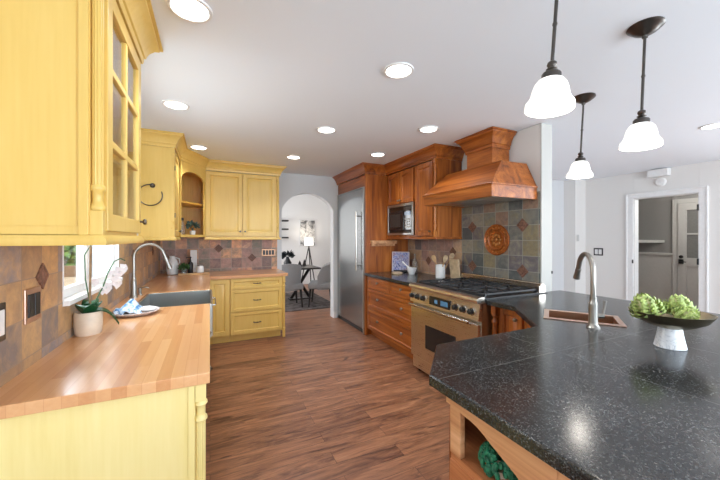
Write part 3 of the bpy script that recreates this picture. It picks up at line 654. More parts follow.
# ------------------------------------------------------------------ refrigerator and its surround
F_ = thing('refrigerator', 'tall built-in stainless refrigerator beside the arch', 'refrigerator', (2.4, 4.78, 0))
MB().box(2.11, 2.80, 4.245, 5.325, .0, 2.18).build('cabinet_body', M['bronze'], F_)
MB().box(2.05, 2.11, 4.275, 5.315, .07, 2.165, .006).build('door', metal('fridge_stainless', (.38, .39, .385, 1), .22, (4, 4, 220)), F_)
dF = F_.children[-1]
MB().box(2.045, 2.11, 4.245, 4.272, .0, 2.178, .003).box(2.06, 2.11, 5.317, 5.328, .0, 2.178).box(2.05, 2.11, 4.272, 5.317, 2.167, 2.178).build('trim_strip', M['steel'], F_)
MB().box(2.075, 2.11, 4.28, 5.31, .0, .065).build('toe_grille', M['black'], F_)
b = MB().tube([(2.0, 4.40, .93), (2.0, 4.40, 1.82)], .014, 14)
for z in (1.0, 1.75): b.tube([(2.0, 4.40, z), (2.052, 4.40, z)], .010, 10)
b.build('handle', M['chrome'], dF)
G = thing('refrigerator_surround', 'cherry wood surround enclosing the refrigerator, with crown moulding', 'cabinet', (2.45, 4.7, 0))
MB().box(2.06, 2.80, 4.205, 4.24, 0, 2.36, .002).build('side_panel', M['cherry'], G)
MB().box(2.075, 2.80, 4.24, 5.345, 2.185, 2.36, .002).box(2.09, 2.8, 5.329, 5.348, 0, 2.19).build('top_panel', M['cherry_y'], G)
MB().sweep(CROWN, [(2.06, 5.348), (2.06, 4.205), (2.395, 4.205)]).build('crown_moulding', M['cherry_y'], G)
MB().box(2.13, 2.56, 4.135, 4.205, 1.335, 1.382, .004).box(2.15, 2.54, 4.17, 4.205, 1.30, 1.336, .004).build('ledge', M['oak'], G)  # paler oak paints in the light falling on the ledge

# ------------------------------------------------------------------ cherry wall cabinet with microwave
H = thing('upper_cabinet', 'cherry wood wall cabinet holding the microwave beside the hood', 'cabinet', (2.6, 3.6, 1.42))
b = MB().box(2.43, 2.80, 4.165, 4.20, 1.43, 2.36).box(2.43, 2.80, 3.03, 3.49, 1.43, 2.36).box(2.43, 2.80, 3.49, 4.165, 1.43, 1.458).box(2.43, 2.80, 3.49, 4.165, 1.90, 2.36).box(2.78, 2.80, 3.49, 4.165, 1.458, 1.9)
b.build('carcass', M['cherry'], H)
fr = face_frame((2.43, 0, 0), (0, 1, 0), (-1, 0, 0))
for y0, y1, ky in ((3.50, 3.825, 3.80), (3.835, 4.16, 3.86)):
    d_ = panel_door(fr, y0, y1, 1.905, 2.35, 'door', M['cherry'], H, st=.05)
    b = MB(fr); hw = (y1-y0)/2-.05; cm = (y0+y1)/2      # arched top rail of the door
    for i in range(10):
        a = -1+2*i/10; c_ = -1+2*(i+1)/10; f_ = lambda q: 2.30-.035+.03*math.cos(q*PI/2)
        b.prism([(cm+a*hw, f_(a)), (cm+c_*hw, f_(c_)), (cm+c_*hw, 2.302), (cm+a*hw, 2.302)], .004, .0195, 'y')
    b.build('arched_rail', M['cherry_y'], d_); knob(fr, ky, 1.945, M['nickel'], d_)
d_ = panel_door(fr, 3.10, 3.46, 1.45, 2.35, 'door', M['cherry'], H); knob(fr, 3.135, 1.50, M['pull'], d_)
b = MB(); cx_, cy_ = 2.411, 3.05
b.box(cx_-.016, cx_+.016, cy_-.016, cy_+.016, 1.43, 1.49).box(cx_-.016, cx_+.016, cy_-.016, cy_+.016, 2.31, 2.36)
b.lathe([(.016, 1.49), (.02, 1.50), (.013, 1.515), (.011, 1.53), (.018, 1.56), (.02, 1.575), (.013, 1.59), (.015, 1.60), (.0165, 1.7), (.0165, 2.1), (.013, 2.2), (.02, 2.215), (.012, 2.235), (.018, 2.27), (.02, 2.285), (.013, 2.30), (.016, 2.31)], (cx_, cy_, 0), 20)
b.build('turned_post', wood('light_cherry', ch[1:]+[srgb(214, 140, 74)], 'z'), H)
MB().sweep(CROWN, [(2.412, 4.20), (2.412, 3.03), (2.80, 3.03)]).build('crown_moulding', M['cherry_y'], H)
MB().box(2.405, 2.80, 3.02, 4.203, 1.405, 1.432, .004).build('light_rail', M['cherry_y'], H)
mw = thing('microwave', 'built-in microwave with stainless trim in the cherry wall cabinet', 'microwave', (2.6, 3.83, 1.46))
MB().box(2.425, 2.77, 3.50, 4.155, 1.462, 1.893).build('case', M['black'], mw)
fr = face_frame((2.425, 0, 0), (0, 1, 0), (-1, 0, 0))
MB(fr).box(3.495, 3.53, 0, .022, 1.461, 1.894, .003).box(4.13, 4.162, 0, .022, 1.461, 1.894, .003).box(3.53, 4.13, 0, .022, 1.461, 1.492, .003).box(3.53, 4.13, 0, .022, 1.858, 1.894, .003).build('trim_frame', M['steel'], mw)
b = MB(fr).box(3.533, 4.127, 0, .012, 1.80, 1.856)
for i in range(4): b.box(3.55, 4.11, .012, .015, 1.808+i*.011, 1.813+i*.011)
for i in range(2): b.box(3.55, 4.11, .0, .015, 1.498+i*.012, 1.504+i*.012)
b.build('vent_grille', M['bronze'], mw)
dm = MB(fr).box(3.73, 4.127, 0, .02, 1.53, 1.797, .004).build('door', M['blackglass'], mw)
MB(fr).box(3.80, 4.08, .019, .0215, 1.575, 1.755).build('window', flat('mesh_window', (.035, .035, .035, 1), .3), dm)
pn = MB(fr).box(3.533, 3.725, 0, .018, 1.53, 1.797, .004).build('control_panel', M['blackglass'], mw)
b = MB(fr)
for i in range(4):
    for j in range(3): b.box(3.56+j*.05, 3.595+j*.05, .017, .0205, 1.56+i*.035, 1.582+i*.035, .001)
b.build('buttons', M['nickel'], pn); MB(fr).box(3.56, 3.70, .017, .0205, 1.73, 1.775).build('display', flat('display_glass', (.10, .16, .26, 1), .1), pn)

# ------------------------------------------------------------------ cherry base cabinet left of the range
I_ = thing('drawer_cabinet', 'cherry wood drawer cabinet between refrigerator and range', 'cabinet', (2.4, 3.5, 0))
MB().box(2.09, 2.80, 2.925, 4.203, .10, .872).build('carcass', M['cherry'], I_)
MB().box(2.15, 2.80, 2.925, 4.203, 0, .10).build('toe_kick', M['cherry_y'], I_)
fr = face_frame((2.09, 0, 0), (0, 1, 0), (-1, 0, 0))
def cup(fr, u, v, parent):
    MB(fr).lathe([(.008, .02), (.007, .03), (.016, .034), (.019, .042), (.014, .05), (.001, .052)], (u, 0, v), 16, 'y').build('knob', M['nickel'], parent)
for u0, u1, v0, v1, ks in ((2.935, 3.53, .705, .862, (3.24,)), (3.54, 4.165, .705, .862, (3.84,)), (2.935, 4.165, .42, .695, (3.23, 3.83)), (2.935, 4.165, .115, .41, (3.23, 3.83))):
    d_ = panel_door(fr, u0, u1, v0, v1, 'drawer', M['cherry_y'], I_, st=.045, raised=False)
    for k_ in ks: cup(fr, k_, (v0+v1)/2+.02, d_)
ct = MB().prism([(2.04, 2.915), (2.80, 2.915), (2.80, 4.203), (2.04, 4.203)], .873, .914, 'z', .006).build('granite_countertop', M['granite'])
tag(ct, 'short black granite countertop between the range and the refrigerator', 'countertop')

# ------------------------------------------------------------------ range
RG = thing('gas_range', 'stainless gas range with six black knobs and cast iron grates', 'stove', (2.4, 2.42, 0))
RY0, RY1, RX = 1.935, 2.905, 1.97
SW = M['steel_warm']
MB().box(RX+.03, 2.79, RY0, RY1, .10, .90, .003).build('body', M['steel'], RG)
MB().box(RX+.02, 2.2, RY0+.01, RY1-.01, .045, .16, .004).build('kick_plate', SW, RG)
for x in (2.05, 2.7):
    for y in (RY0+.06, RY1-.06): MB().lathe([(.02, 0), (.02, .01), (.012, .015), (.012, .11)], (x, y, 0), 14).build('leg', M['black'], RG)
dv = MB().box(RX-.005, RX+.035, RY0+.01, RY1-.01, .175, .715, .008, 3).build('oven_door', SW, RG)
MB().box(RX-.009, RX, 2.20, 2.64, .31, .545, .003).build('window', M['blackglass'], dv)
b = MB().tube([(RX-.06, RY0+.06, .727), (RX-.06, RY1-.06, .727)], .014, 14)
for y in (RY0+.09, RY1-.09): b.tube([(RX-.06, y, .727), (RX-.02, y, .712), (RX, y, .70)], .011, 10)
b.build('handle', M['chrome'], dv)
cp = MB().prism([(RX+.03, .735), (RX-.01, .745), (RX+.012, .885), (RX+.05, .905)], RY0, RY1, 'y')
cp = cp.build('control_panel', SW, RG)
MB().prism([(RX+.0, .882), (RX-.02, .892), (RX-.028, .910), (RX-.02, .928), (RX+.005, .936), (RX+.06, .936), (RX+.06, .885)], RY0-.002, RY1+.002, 'y').build('bullnose', SW, RG)
fr = face_frame((RX-.002, 0, 0), (0, 1, 0), (-1, 0, 0))
for y in (2.865, 2.77, 2.67, 2.20, 2.105, 2.01):
    k_ = MB(fr).lathe([(.034, -.004), (.034, .004), (.028, .006)], (y, 0, .81), 20, 'y').build('knob_collar', M['chrome'], cp)
    MB(fr).lathe([(.024, .004), (.026, .012), (.022, .034), (.018, .037), (.001, .038)], (y, 0, .81), 20, 'y', flute=.06, nfl=10).build('knob', M['black'], k_)
dp = MB(fr).box(2.275, 2.575, -.01, .008, .765, .85, .003).build('display', M['blackglass'], cp)
b = MB(fr); lcd = flat('blue_display', (.10, .25, .42, 1), .2)
b.box(2.30, 2.40, .008, .0095, .785, .83).box(2.445, 2.49, .008, .0095, .79, .825); b.build('readout', lcd, cp)
MB().box(RX+.05, 2.79, RY0, RY1, .90, .925, .004).build('cooktop', M['black'], RG)
for i in range(3):
    ya = RY0+.03+i*.305; yb = ya+.295; b = MB(); zg = .958; r_ = .0075
    for y in (ya, yb): b.box(2.06, 2.70, y-r_, y+r_, zg-.016, zg, .003)
    for x in (2.06, 2.38, 2.70): b.box(x-r_, x+r_, ya, yb, zg-.016, zg, .003)
    for x in (2.22, 2.54):
        yc = (ya+yb)/2
        for k_ in range(8):
            a = PI*k_/4; dx, dy = math.cos(a), math.sin(a)
            l_ = .155 if k_ % 4 == 0 else (.147 if k_ % 2 == 0 else .17)
            b.tube([(x+dx*.035, yc+dy*.035, zg-.004), (x+dx*min(l_, .14), yc+dy*min(l_, .14), zg-.006)], .006, 6)
    for x in (2.065, 2.695):
        for y in (ya, yb): b.box(x-.008, x+.008, y-.008, y+.008, .922, zg-.01)
    g_ = b.build('grate', M['iron'], RG)
    for x in (2.22, 2.54): MB().lathe([(.05, .925), (.05, .932), (.036, .934), (.036, .942), (.001, .944)], (x, (ya+yb)/2, 0), 20).build('burner', M['iron'], g_)
MB().box(2.735, 2.79, RY0+.01, RY1+.09, .92, 1.005, .006).box(2.70, 2.79, RY0, RY0+.02, .92, .985, .003).build('backguard', metal('backguard_steel', (.66, .60, .52, 1), .24), RG)

# ------------------------------------------------------------------ hood
HD = thing('range_hood', 'cherry wood range hood with tapered sides and chimney', 'range hood', (2.8, 2.52, 1.78))
HX, HY0, HY1 = 2.215, 2.03, 3.01
def frustum(b, lo, hi, z0, z1):
    v = [(x, y, z0) for x, y in lo]+[(x, y, z1) for x, y in hi]
    b.add(v, [(0, 1, 2, 3), (7, 6, 5, 4)]+[(i, (i+1) % 4, 4+(i+1) % 4, 4+i) for i in range(4)])
rect = lambda x0, x1, y0, y1: [(x0, y0), (x1, y0), (x1, y1), (x0, y1)]
b = MB().box(HX, HX+.025, HY0, HY1, 1.785, 1.895, .003).box(HX+.025, 2.80, HY0, HY0+.025, 1.785, 1.895, .003).box(HX+.025, 2.80, HY1-.025, HY1, 1.785, 1.895, .003)
b.box(HX-.012, 2.80, HY0-.012, HY1+.012, 1.893, 1.908, .004)
b.build('apron', M['cherry_y'], HD)
b = MB(); frustum(b, rect(HX, 2.80, HY0, HY1), rect(2.46, 2.80, 2.14, 2.90), 1.908, 2.145); b.build('canopy', M['cherry_y'], HD)
MB().box(2.56, 2.80, 2.34, 2.69, 2.145, 2.40, .002).build('chimney', M['cherry_y'], HD)
HCR = [(o*1.05, z) for o, z in CROWN]
MB().sweep([(o, 2.33+(z-2.36)*1.2) for o, z in CROWN], [(2.80, 2.69), (2.56, 2.69), (2.56, 2.34), (2.80, 2.34)][::1]).build('crown_moulding', M['cherry_y'], HD)
b = MB().box(HX+.025, 2.80, HY0+.025, HY1-.025, 1.80, 1.83)
for i in range(3): b.box(HX+.08, 2.75, HY0+.06+i*.29, HY0+.32+i*.29, 1.79, 1.80, .003)
b.build('filter', M['steel'], HD)

# copper relief plate
cpv = thing('copper_plate', 'round embossed copper plate hanging on the slate tiles behind the range', 'plate', (2.80, 2.50, 1.40))
fr = face_frame((2.801, 2.50, 1.40), (0, 1, 0), (-1, 0, 0))
MB(fr).lathe([(.165, .0), (.168, .012), (.160, .018), (.15, .012), (.118, .010), (.112, .016), (.105, .012), (.08, .008), (.001, .008)], (0, 0, 0), 48, 'y').build('dish', flat('copper_glaze', srgb(164, 90, 38), .3, metal=.3, vary=.25, scale=45, bump=.3), cpv)
b = MB(fr)
for i in range(8): b.ball((.05*math.cos(i*PI/4), .012, .05*math.sin(i*PI/4)), .02, 1, .45, 1, 10, 6)
b.ball((0, .014, 0), .022, 1, .5, 1, 12, 6)
for i in range(20): b.ball((.134*math.cos(i*PI/10), .013, .134*math.sin(i*PI/10)), .009, 1, .5, 1, 8, 5)
b.build('relief', flat('copper_relief', srgb(184, 118, 58), .32, metal=.35, vary=.2), cpv)

# ------------------------------------------------------------------ corner base cabinet right of the range, peninsula
J = thing('corner_base_cabinet', 'cherry wood corner cabinet with turned post right beside the range', 'cabinet', (2.4, 1.7, 0))
MB().prism([(2.12, 1.925), (2.79, 1.925), (2.79, 1.27), (1.80, 1.27), (2.12, 1.60)], .09, .74).box(2.12, 2.79, 1.90, 1.925, .74, .872).box(2.12, 2.14, 1.60, 1.925, .74, .872).build('carcass', M['cherry'], J)
fr = face_frame((2.12, 0, 0), (0, 1, 0), (-1, 0, 0))
d_ = panel_door(fr, 1.645, 1.845, .11, .862, 'door', M['cherry'], J, st=.04); knob(fr, 1.69, .80, M['nickel'], d_, .02, .016)
b = MB().box(2.075, 2.12, 1.865, 1.91, .80, .872).box(2.075, 2.12, 1.865, 1.91, 0, .12)
b.lathe([(.022, .80), (.027, .793), (.018, .78), (.016, .765), (.026, .745), (.027, .735), (.018, .72), (.02, .70), (.024, .5), (.018, .2), (.027, .15), (.022, .12)], (2.097, 1.888, 0), 20)
b.build('turned_post', M['cherry'], J)
dd = Vector((1.80-2.12, 1.27-1.60)); ln = dd.length; dd.normalize()
fr = face_frame((2.12, 1.60, 0), (dd.x, dd.y, 0), (-abs(dd.y), abs(dd.x), 0))
d_ = panel_door(fr, .02, ln-.02, .11, .862, 'door', M['cherry'], J, st=.05); knob(fr, ln-.06, .75, M['nickel'], d_)

outer = [(2.045, 1.93), (2.045, 1.665), (1.705, 1.235), (.975, 1.225), (.735, .965), (.735, -.25), (3.08, -.25), (3.08, 1.995), (2.80, 1.995), (2.80, 1.93)]
# sink cut-out
sc_c = Vector((2.135, 1.245)); bA = Vector((.56, -.828)); aA = Vector((.828, .56)); hl, hwid = .185, .125
hole = [sc_c-bA*hl-aA*hwid, sc_c-bA*hl+aA*hwid, sc_c+bA*hl+aA*hwid, sc_c+bA*hl-aA*hwid]
bmc = bmesh.new()
def loop_edges(pts, z):
    vs2 = [bmc.verts.new((p[0], p[1], z)) for p in pts]
    return [bmc.edges.new((vs2[i], vs2[(i+1) % len(vs2)])) for i in range(len(vs2))]
ed = loop_edges(outer, .914); hs = [(p.x, p.y) for p in hole]; ed2 = loop_edges(hs, .914)
r_ = bmesh.ops.triangle_fill(bmc, use_beauty=True, use_dissolve=False, edges=ed+ed2)
fs = [f for f in bmc.faces]
ex = bmesh.ops.extrude_face_region(bmc, geom=fs)
bmesh.ops.translate(bmc, verts=[v for v in ex['geom'] if isinstance(v, bmesh.types.BMVert)], vec=(0, 0, -.038))
bmesh.ops.recalc_face_normals(bmc, faces=bmc.faces)
ob_edges = []
for e in bmc.edges:
    a_, b_ = e.verts
    if abs(a_.co.z-b_.co.z) < 1e-4 and a_.co.z > .9 and len(e.link_faces) == 2:
        if abs(e.link_faces[0].normal.dot(e.link_faces[1].normal)) < .5: ob_edges.append(e)
bmesh.ops.bevel(bmc, geom=ob_edges, offset=.009, segments=3, affect='EDGES', profile=.5)
for f in bmc.faces: f.smooth = False
mb = MB(); mb.bm.free(); mb.bm = bmc
tag(mb.build('granite_countertop', M['granite']), 'large L-shaped black granite countertop of the peninsula with the copper sink', 'countertop')
PB = thing('peninsula_base', 'oak peninsula base with an open niche under the granite top', 'cabinet', (.8, .6, 0))
OK_ = M['oak']; RO = wood('red_oak', [srgb(150, 84, 50), srgb(190, 122, 78), srgb(208, 144, 98)], 'y')
MB().box(1.02, 2.75, -.20, 1.18, .0, .74).box(1.02, 1.76, 1.16, 1.18, .74, .872).box(1.02, 2.75, -.2, .5, .74, .872).prism([(.80, .30), (1.02, .30), (1.02, 1.18), (.80, .93)], .0, .66).box(.80, 1.02, -.20, .30, 0, .872).build('carcass', M['cherry'], PB)
# niche: rear and side panels, corner post, shelf board, arched valance
MB().prism([(.815, .935), (1.02, 1.165), (1.02, 1.14), (.83, .925)], .66, .872).box(1.0, 1.02, .30, 1.14, .66, .872).build('niche_panel', RO, PB)
MB().prism([(.77, .30), (1.02, .30), (1.02, 1.16), (.82, .93), (.77, .885)], .645, .668, 'z').build('niche_shelf', RO, PB)
MB().box(.767, .79, .838, .888, .668, .845, .003).build('corner_post', OK_, PB)
MB().box(.766, .80, .49, .888, .0, .645, .003).build('lower_panel', RO, PB)
b = MB(); pr = [(.905, .873), (.905, .835)]
pr += [(.827, .829), (.79, .826), (.761, .821), (.735, .812), (.711, .801), (.668, .784), (.619, .764), (.58, .742), (.55, .715), (.53, .68), (.525, .645), (.501, .645), (.501, .873)]
b.prism(pr, .765, .785, 'x'); b.build('valance', OK_, PB)
b = MB().box(.765, .80, .44, .50, .0, .873, .002).box(.77, .80, -.2, .44, .0, .873)
for i in range(12): b.box(.764, .771, .385-i*.052, .432-i*.052, .0, .873, .003)
b.build('beadboard', OK_, PB)
# small plant in the niche
def leafy(b, c, r, n, ll, lw, up=.5):
    for i in range(n):
        d = Vector((random.gauss(0, 1), random.gauss(0, 1), abs(random.gauss(0, 1))*up+random.uniform(-.4, .6))).normalized()
        q = Vector(c)+d*r*random.uniform(.55, 1.0); a = d*ll; e = d.orthogonal().normalized(); e.rotate(Matrix.Rotation(random.random()*6.28, 3, d)); e *= lw; nrm = d.cross(e).normalized()*lw*.35
        b.add([q-a*.5, q+e+nrm, q+a*.5, q-e+nrm, q-nrm*.3], [(0, 1, 4), (1, 2, 4), (2, 3, 4), (3, 0, 4)])
np_ = thing('succulent', 'bushy blue-green succulent in the niche under the granite top', 'plant', (.84, .735, .668))
MB().lathe([(.026, .6685), (.030, .69), (.028, .69), (.024, .68)], (.84, .735, 0), 18).build('pot', M['terra'], np_)
b = MB()
for i in range(230):
    d = Vector((random.gauss(0, 1), random.gauss(0, 1), random.gauss(.4, .8))).normalized()
    q = Vector((.84, .735, .709))+Vector((d.x*.06, d.y*.06, d.z*.045)); b.ball(q, .0085, 1, 1, 1.4, 6, 4)
b.build('foliage', M['foliage_teal'], np_)

# prep sink in copper with rim
fr4 = Matrix.Identity(4)
for r3 in range(2): fr4[r3][0] = bA[r3]; fr4[r3][1] = aA[r3]
fr4.translation = Vector((sc_c.x, sc_c.y, 0))
ps = thing('prep_sink', 'small rectangular copper prep sink in the granite peninsula top', 'sink', (sc_c.x, sc_c.y, .76))
b = MB(fr4); a0, a1, c0, c1 = -hl+.002, hl-.002, -hwid+.002, hwid-.002
b.box(a0, a0+.006, c0, c1, .752, .916).box(a1-.006, a1, c0, c1, .752, .916).box(a0, a1, c0, c0+.006, .752, .916).box(a0, a1, c1-.006, c1, .752, .916).box(a0, a1, c0, c1, .748, .754)
b.build('basin', M['copper'], ps)
b = MB(fr4); o = .022
b.box(a0-o, a0+.008, c0-o, c1+o, .9145, .921, .002).box(a1-.008, a1+o, c0-o, c1+o, .9145, .921, .002).box(a0+.008, a1-.008, c0-o, c0+.008, .9145, .921, .002).box(a0+.008, a1-.008, c1-.008, c1+o, .9145, .921, .002)
b.build('rim', M['copper_rim'], ps)
MB(fr4).lathe([(.03, .754), (.03, .757), (.018, .758)], (0, 0, 0), 18).build('drain', M['bronze'], ps)
gooseneck('bar_faucet', 'nickel gooseneck bar faucet beside the copper prep sink', (1.955, 1.075), .914, (.64, .77), .235, 1.325, 1.165, M['nickel'], .0135, .022, lever=(.75, -.66))

# fruit stand with artichokes
bx, by = 1.935, .735
fs_ = thing('footed_bowl', 'shallow bronze bowl on a white marble foot, holding artichokes', 'bowl', (bx, by, .914))
MB().lathe([(.056, .914), (.058, .917), (.052, .945), (.045, .985), (.042, 1.004), (.02, 1.006)], (bx, by, 0), 32).build('foot', M['marble'], fs_)
MB().lathe([(.001, 1.003), (.04, 1.004), (.085, 1.018), (.125, 1.042), (.147, 1.072), (.151, 1.078), (.146, 1.078), (.120, 1.05), (.08, 1.028), (.04, 1.014), (.001, 1.012)], (bx, by, 0), 40).build('dish', metal('bronze_bowl', (.27, .22, .14, 1), .36), fs_)
am1 = flat('artichoke_bract', srgb(186, 204, 122), .5, vary=.3, scale=40); am2 = flat('artichoke_heart', srgb(206, 204, 150), .55, vary=.2, scale=30)
def artichoke(c, r, tilt, label):
    root = local(thing('artichoke', label, 'artichoke', c, 'artichokes in the bowl')); root.rotation_euler = tilt
    MB().ball((0, 0, r*.55), r*.62, 1, 1, 1.1).build('heart', am2, root)
    b = MB()
    for row in range(7):
        fz = row/6; n = int(11-fz*5); rr = r*(.92*math.cos(fz*1.15)); zz = r*(.12+1.05*fz)
        for i in range(n):
            a = 2*PI*(i+.5*(row % 2))/n+random.uniform(-.1, .1); out = Vector((math.cos(a), math.sin(a), 0)); tan_ = Vector((-out.y, out.x, 0))
            ln_ = r*(.70-.14*fz); wd = r*(.30-.10*fz); lean = .95-1.1*fz
            up_ = (Vector((0, 0, 1))+out*lean).normalized(); base = out*rr*.72+Vector((0, 0, zz-.25*r)); nrm = up_.cross(tan_).normalized()*-1
            if nrm.dot(out) < 0: nrm = -nrm
            t1 = base+up_*ln_*.55+nrm*r*.12; tip = base+up_*ln_+nrm*r*.10
            b.add([base-tan_*wd*.7, base+tan_*wd*.7, t1+tan_*wd, tip, t1-tan_*wd, t1+nrm*r*.10, base+nrm*r*.08],
                  [(0, 6, 5, 4), (6, 1, 2, 5), (5, 2, 3), (4, 5, 3), (0, 1, 6)])
    b.build('bracts', am1, root)
    MB().lathe([(.008, -.012), (.009, .0), (.011, .012)], (0, 0, 0), 10).build('stem', M['foliage'], root)
artichoke((bx-.07, by+.048, 1.072), .063, (-.25, -.35, 0), 'plump green artichoke nearest the bar faucet')
artichoke((bx-.025, by-.045, 1.060), .047, (.9, -.4, .4), 'smallest green artichoke, lying low at the front of the bowl')
artichoke((bx+.05, by-.012, 1.072), .058, (.2, .3, 1.0), 'plump green artichoke on the side of the bowl away from the faucet')

# ------------------------------------------------------------------ objects on the cherry side counter
Z = .914
cr = thing('utensil_crock', 'white ceramic crock of wooden utensils beside the range', 'crock', (2.64, 3.235, Z))
MB().lathe([(.055, Z), (.06, Z+.005), (.06, Z+.165), (.056, Z+.17), (.052, Z+.165), (.05, Z+.02), (.001, Z+.015)], (2.64, 3.235, 0), 28).build('pot', M['white'], cr)
def utensil(name, label, base, top, kind):
    b_, t_ = Vector(base), Vector(top); root = thing(name, label, 'utensil', base, 'wooden utensils in the crock'); d = (t_-b_).normalized()
    MB().tube([b_, t_], .007, 8).build('handle', M['tan_wood'], root)
    side = d.cross(Vector((-.8, -.6, 0))).normalized(); fl_ = d.cross(side).normalized()
    b = MB()
    for i, (h, wd) in enumerate(((-.005, .008), (.02, .022), (.045, .028), (.075, .026), (.092, .012))):
        p_ = t_+d*h; v = [p_-side*wd-fl_*.004, p_+side*wd-fl_*.004, p_+side*wd+fl_*.004, p_-side*wd+fl_*.004]
        vs3 = [b.bm.verts.new(q) for q in v]
        if i: [b.bm.faces.new((prev[k], prev[(k+1) % 4], vs3[(k+1) % 4], vs3[k])) for k in range(4)]
        else: b.bm.faces.new(vs3)
        prev = vs3
    b.bm.faces.new(prev); b.build('head', M['pale_wood'] if kind else M['tan_wood'], root)
utensil('wooden_spoon', 'wooden spoon leaning toward the refrigerator side of the crock', (2.65, 3.225, Z+.02), (2.62, 3.31, Z+.20), 0)
utensil('wooden_spatula', 'pale wooden spatula leaning toward the range side of the crock', (2.63, 3.245, Z+.02), (2.63, 3.15, Z+.21), 1)
utensil('wooden_spoon', 'pale wooden spoon standing tallest in the crock, farthest toward the range', (2.66, 3.245, Z+.02), (2.71, 3.14, Z+.235), 1)
cbd = MB(face_frame((2.735, 3.055, Z), (0, 1, 0), (-1, 0, 0)) @ Matrix.Rotation(math.radians(-6), 4, 'X')).box(-.085, .075, 0, .022, .0015, .25, .006).build('cutting_board', M['pale_wood']); tag(cbd, 'upright pale wooden cutting board leaning on the slate tiles by the range', 'cutting board')
mo = thing('mortar', 'white ceramic mortar with pestle by the glass bottle', 'mortar', (2.55, 3.74, Z))
MB().lathe([(.04, Z), (.043, Z+.006), (.045, Z+.02), (.062, Z+.05), (.068, Z+.09), (.063, Z+.092), (.055, Z+.05), (.03, Z+.03), (.001, Z+.028)], (2.55, 3.74, 0), 28).build('cup', M['white'], mo)
pe = thing('pestle', 'white pestle leaning in the mortar', 'pestle', (2.55, 3.74, Z+.03))
MB().tube([(2.56, 3.72, Z+.045), (2.54, 3.76, Z+.075), (2.51, 3.83, Z+.125), (2.49, 3.88, Z+.165)], .012, 12, [.018, .012, .01, .014]).build('shaft', M['white'], pe)
gb = thing('glass_bottle', 'clear glass bottle standing behind the mortar', 'bottle', (2.72, 3.90, Z))
MB().lathe([(.034, Z), (.037, Z+.006), (.037, Z+.15), (.03, Z+.175), (.013, Z+.205), (.012, Z+.26), (.015, Z+.262), (.015, Z+.275), (.001, Z+.276)], (2.72, 3.90, 0), 24).build('flask', M['bottle'], gb)
pf = thing('cookbook', 'upright cookbook with blue and white pictures propped in the counter corner', 'book', (2.56, 4.07, Z))
frb = face_frame((2.57, 4.06, Z+.004), (.80, -.60, 0), (-.60, -.80, 0)) @ Matrix.Rotation(math.radians(10), 4, 'X')
MB(frb).box(-.13, .13, -.012, .012, 0, .30, .003).build('pages', flat('cover_edge', srgb(190, 176, 178), .5), pf)
t = NT('book_cover_print'); q = t.noise(t.mapping(t.obj(), (16, 16, 16)), 1.0, 4, .6, 1.0)
t.set(col=t.ramp(q, [(.34, srgb(40, 50, 96)), (.42, srgb(120, 130, 190)), (.5, srgb(176, 176, 196)), (.56, srgb(96, 90, 140)), (.64, srgb(190, 150, 150)), (.7, srgb(60, 84, 150))]), rough=.35)
MB(frb).box(-.115, .115, .0125, .0135, .015, .285).build('cover_picture', t.m, pf)
MB(frb).box(-.10, .10, -.07, -.012, 0, .012).box(-.10, .10, .012, .04, 0, .008).box(-.1, .1, .036, .044, 0, .022).build('stand', M['dark_wood'], pf)
wb = MB().prism([(2.30, 3.80), (2.33, 3.92), (2.42, 4.01), (2.50, 3.99), (2.49, 3.86), (2.40, 3.76), (2.33, 3.75)], Z+.001, Z+.019, 'z', .004).build('serving_board', M['pale_wood']); tag(wb, 'small pale wooden serving board lying before the cookbook', 'serving board')

# ------------------------------------------------------------------ objects on the butcher block
ox, oy = -.58, 2.135
oc = thing('potted_orchid', 'white orchid in a cream pot with staked stem and dark leaves', 'orchid', (ox, oy, Z))
MB().lathe([(.050, Z), (.056, Z+.008), (.060, Z+.05), (.060, Z+.115), (.057, Z+.12), (.053, Z+.112), (.05, Z+.10), (.001, Z+.10)], (ox, oy, 0), 32).build('pot', M['terra'], oc)
b = MB()
def strap(b, root, dirv, ln, wd, rise, droop):
    d = Vector(dirv).normalized(); sd = Vector((-d.y, d.x, 0)); prev = None; n = 9
    for i in range(n+1):
        s_ = i/n; p_ = Vector(root)+d*ln*s_+Vector((0, 0, rise*math.sin(s_*PI*.6)-droop*s_*s_)); w2 = wd*math.sin(PI*(.12+.88*s_))**.6 if s_ < 1 else .002
        vs4 = [b.bm.verts.new(p_-sd*w2+Vector((0, 0, .012))), b.bm.verts.new(p_), b.bm.verts.new(p_+sd*w2+Vector((0, 0, .012)))]
        if prev:
            for k in range(2): b.bm.faces.new((prev[k], prev[k+1], vs4[k+1], vs4[k]))
        prev = vs4
for dv_, ln_, wd_, ri, dr_ in (((.85, .25), .13, .048, .05, .12), ((-.1, .9), .12, .036, .08, .04), ((.1, -1), .11, .045, .08, .03), ((.6, -.75), .09, .04, .08, .03)):
    strap(b, (ox, oy, Z+.10), (dv_[0], dv_[1], 0), ln_, wd_, ri, dr_)
for f in b.bm.faces: f.smooth = True
lv_ = b.build('leaves', M['leaf'], oc); so = lv_.modifiers.new('thick', 'SOLIDIFY'); so.thickness = .003
MB().tube([(ox+.005, oy, Z+.10), (ox+.004, oy+.02, 1.375)], .0055, 8).build('stake', M['stake'], oc)
stem = [(ox+.012, oy+.0, Z+.10), (ox+.025, oy+.035, 1.09), (ox+.04, oy+.09, 1.15), (ox+.05, oy+.14, 1.22), (ox+.065, oy+.20, 1.28), (ox+.085, oy+.25, 1.295), (ox+.10, oy+.29, 1.28)]
stem2 = [(ox+.005, oy+.01, 1.06), (ox-.015, oy+.01, 1.2), (ox-.018, oy+.005, 1.33), (ox-.0, oy+.05, 1.39)]
MB().tube(stem, .0035, 8).tube(stem2, .003, 6).build('flower_stem', M['stem'], oc)
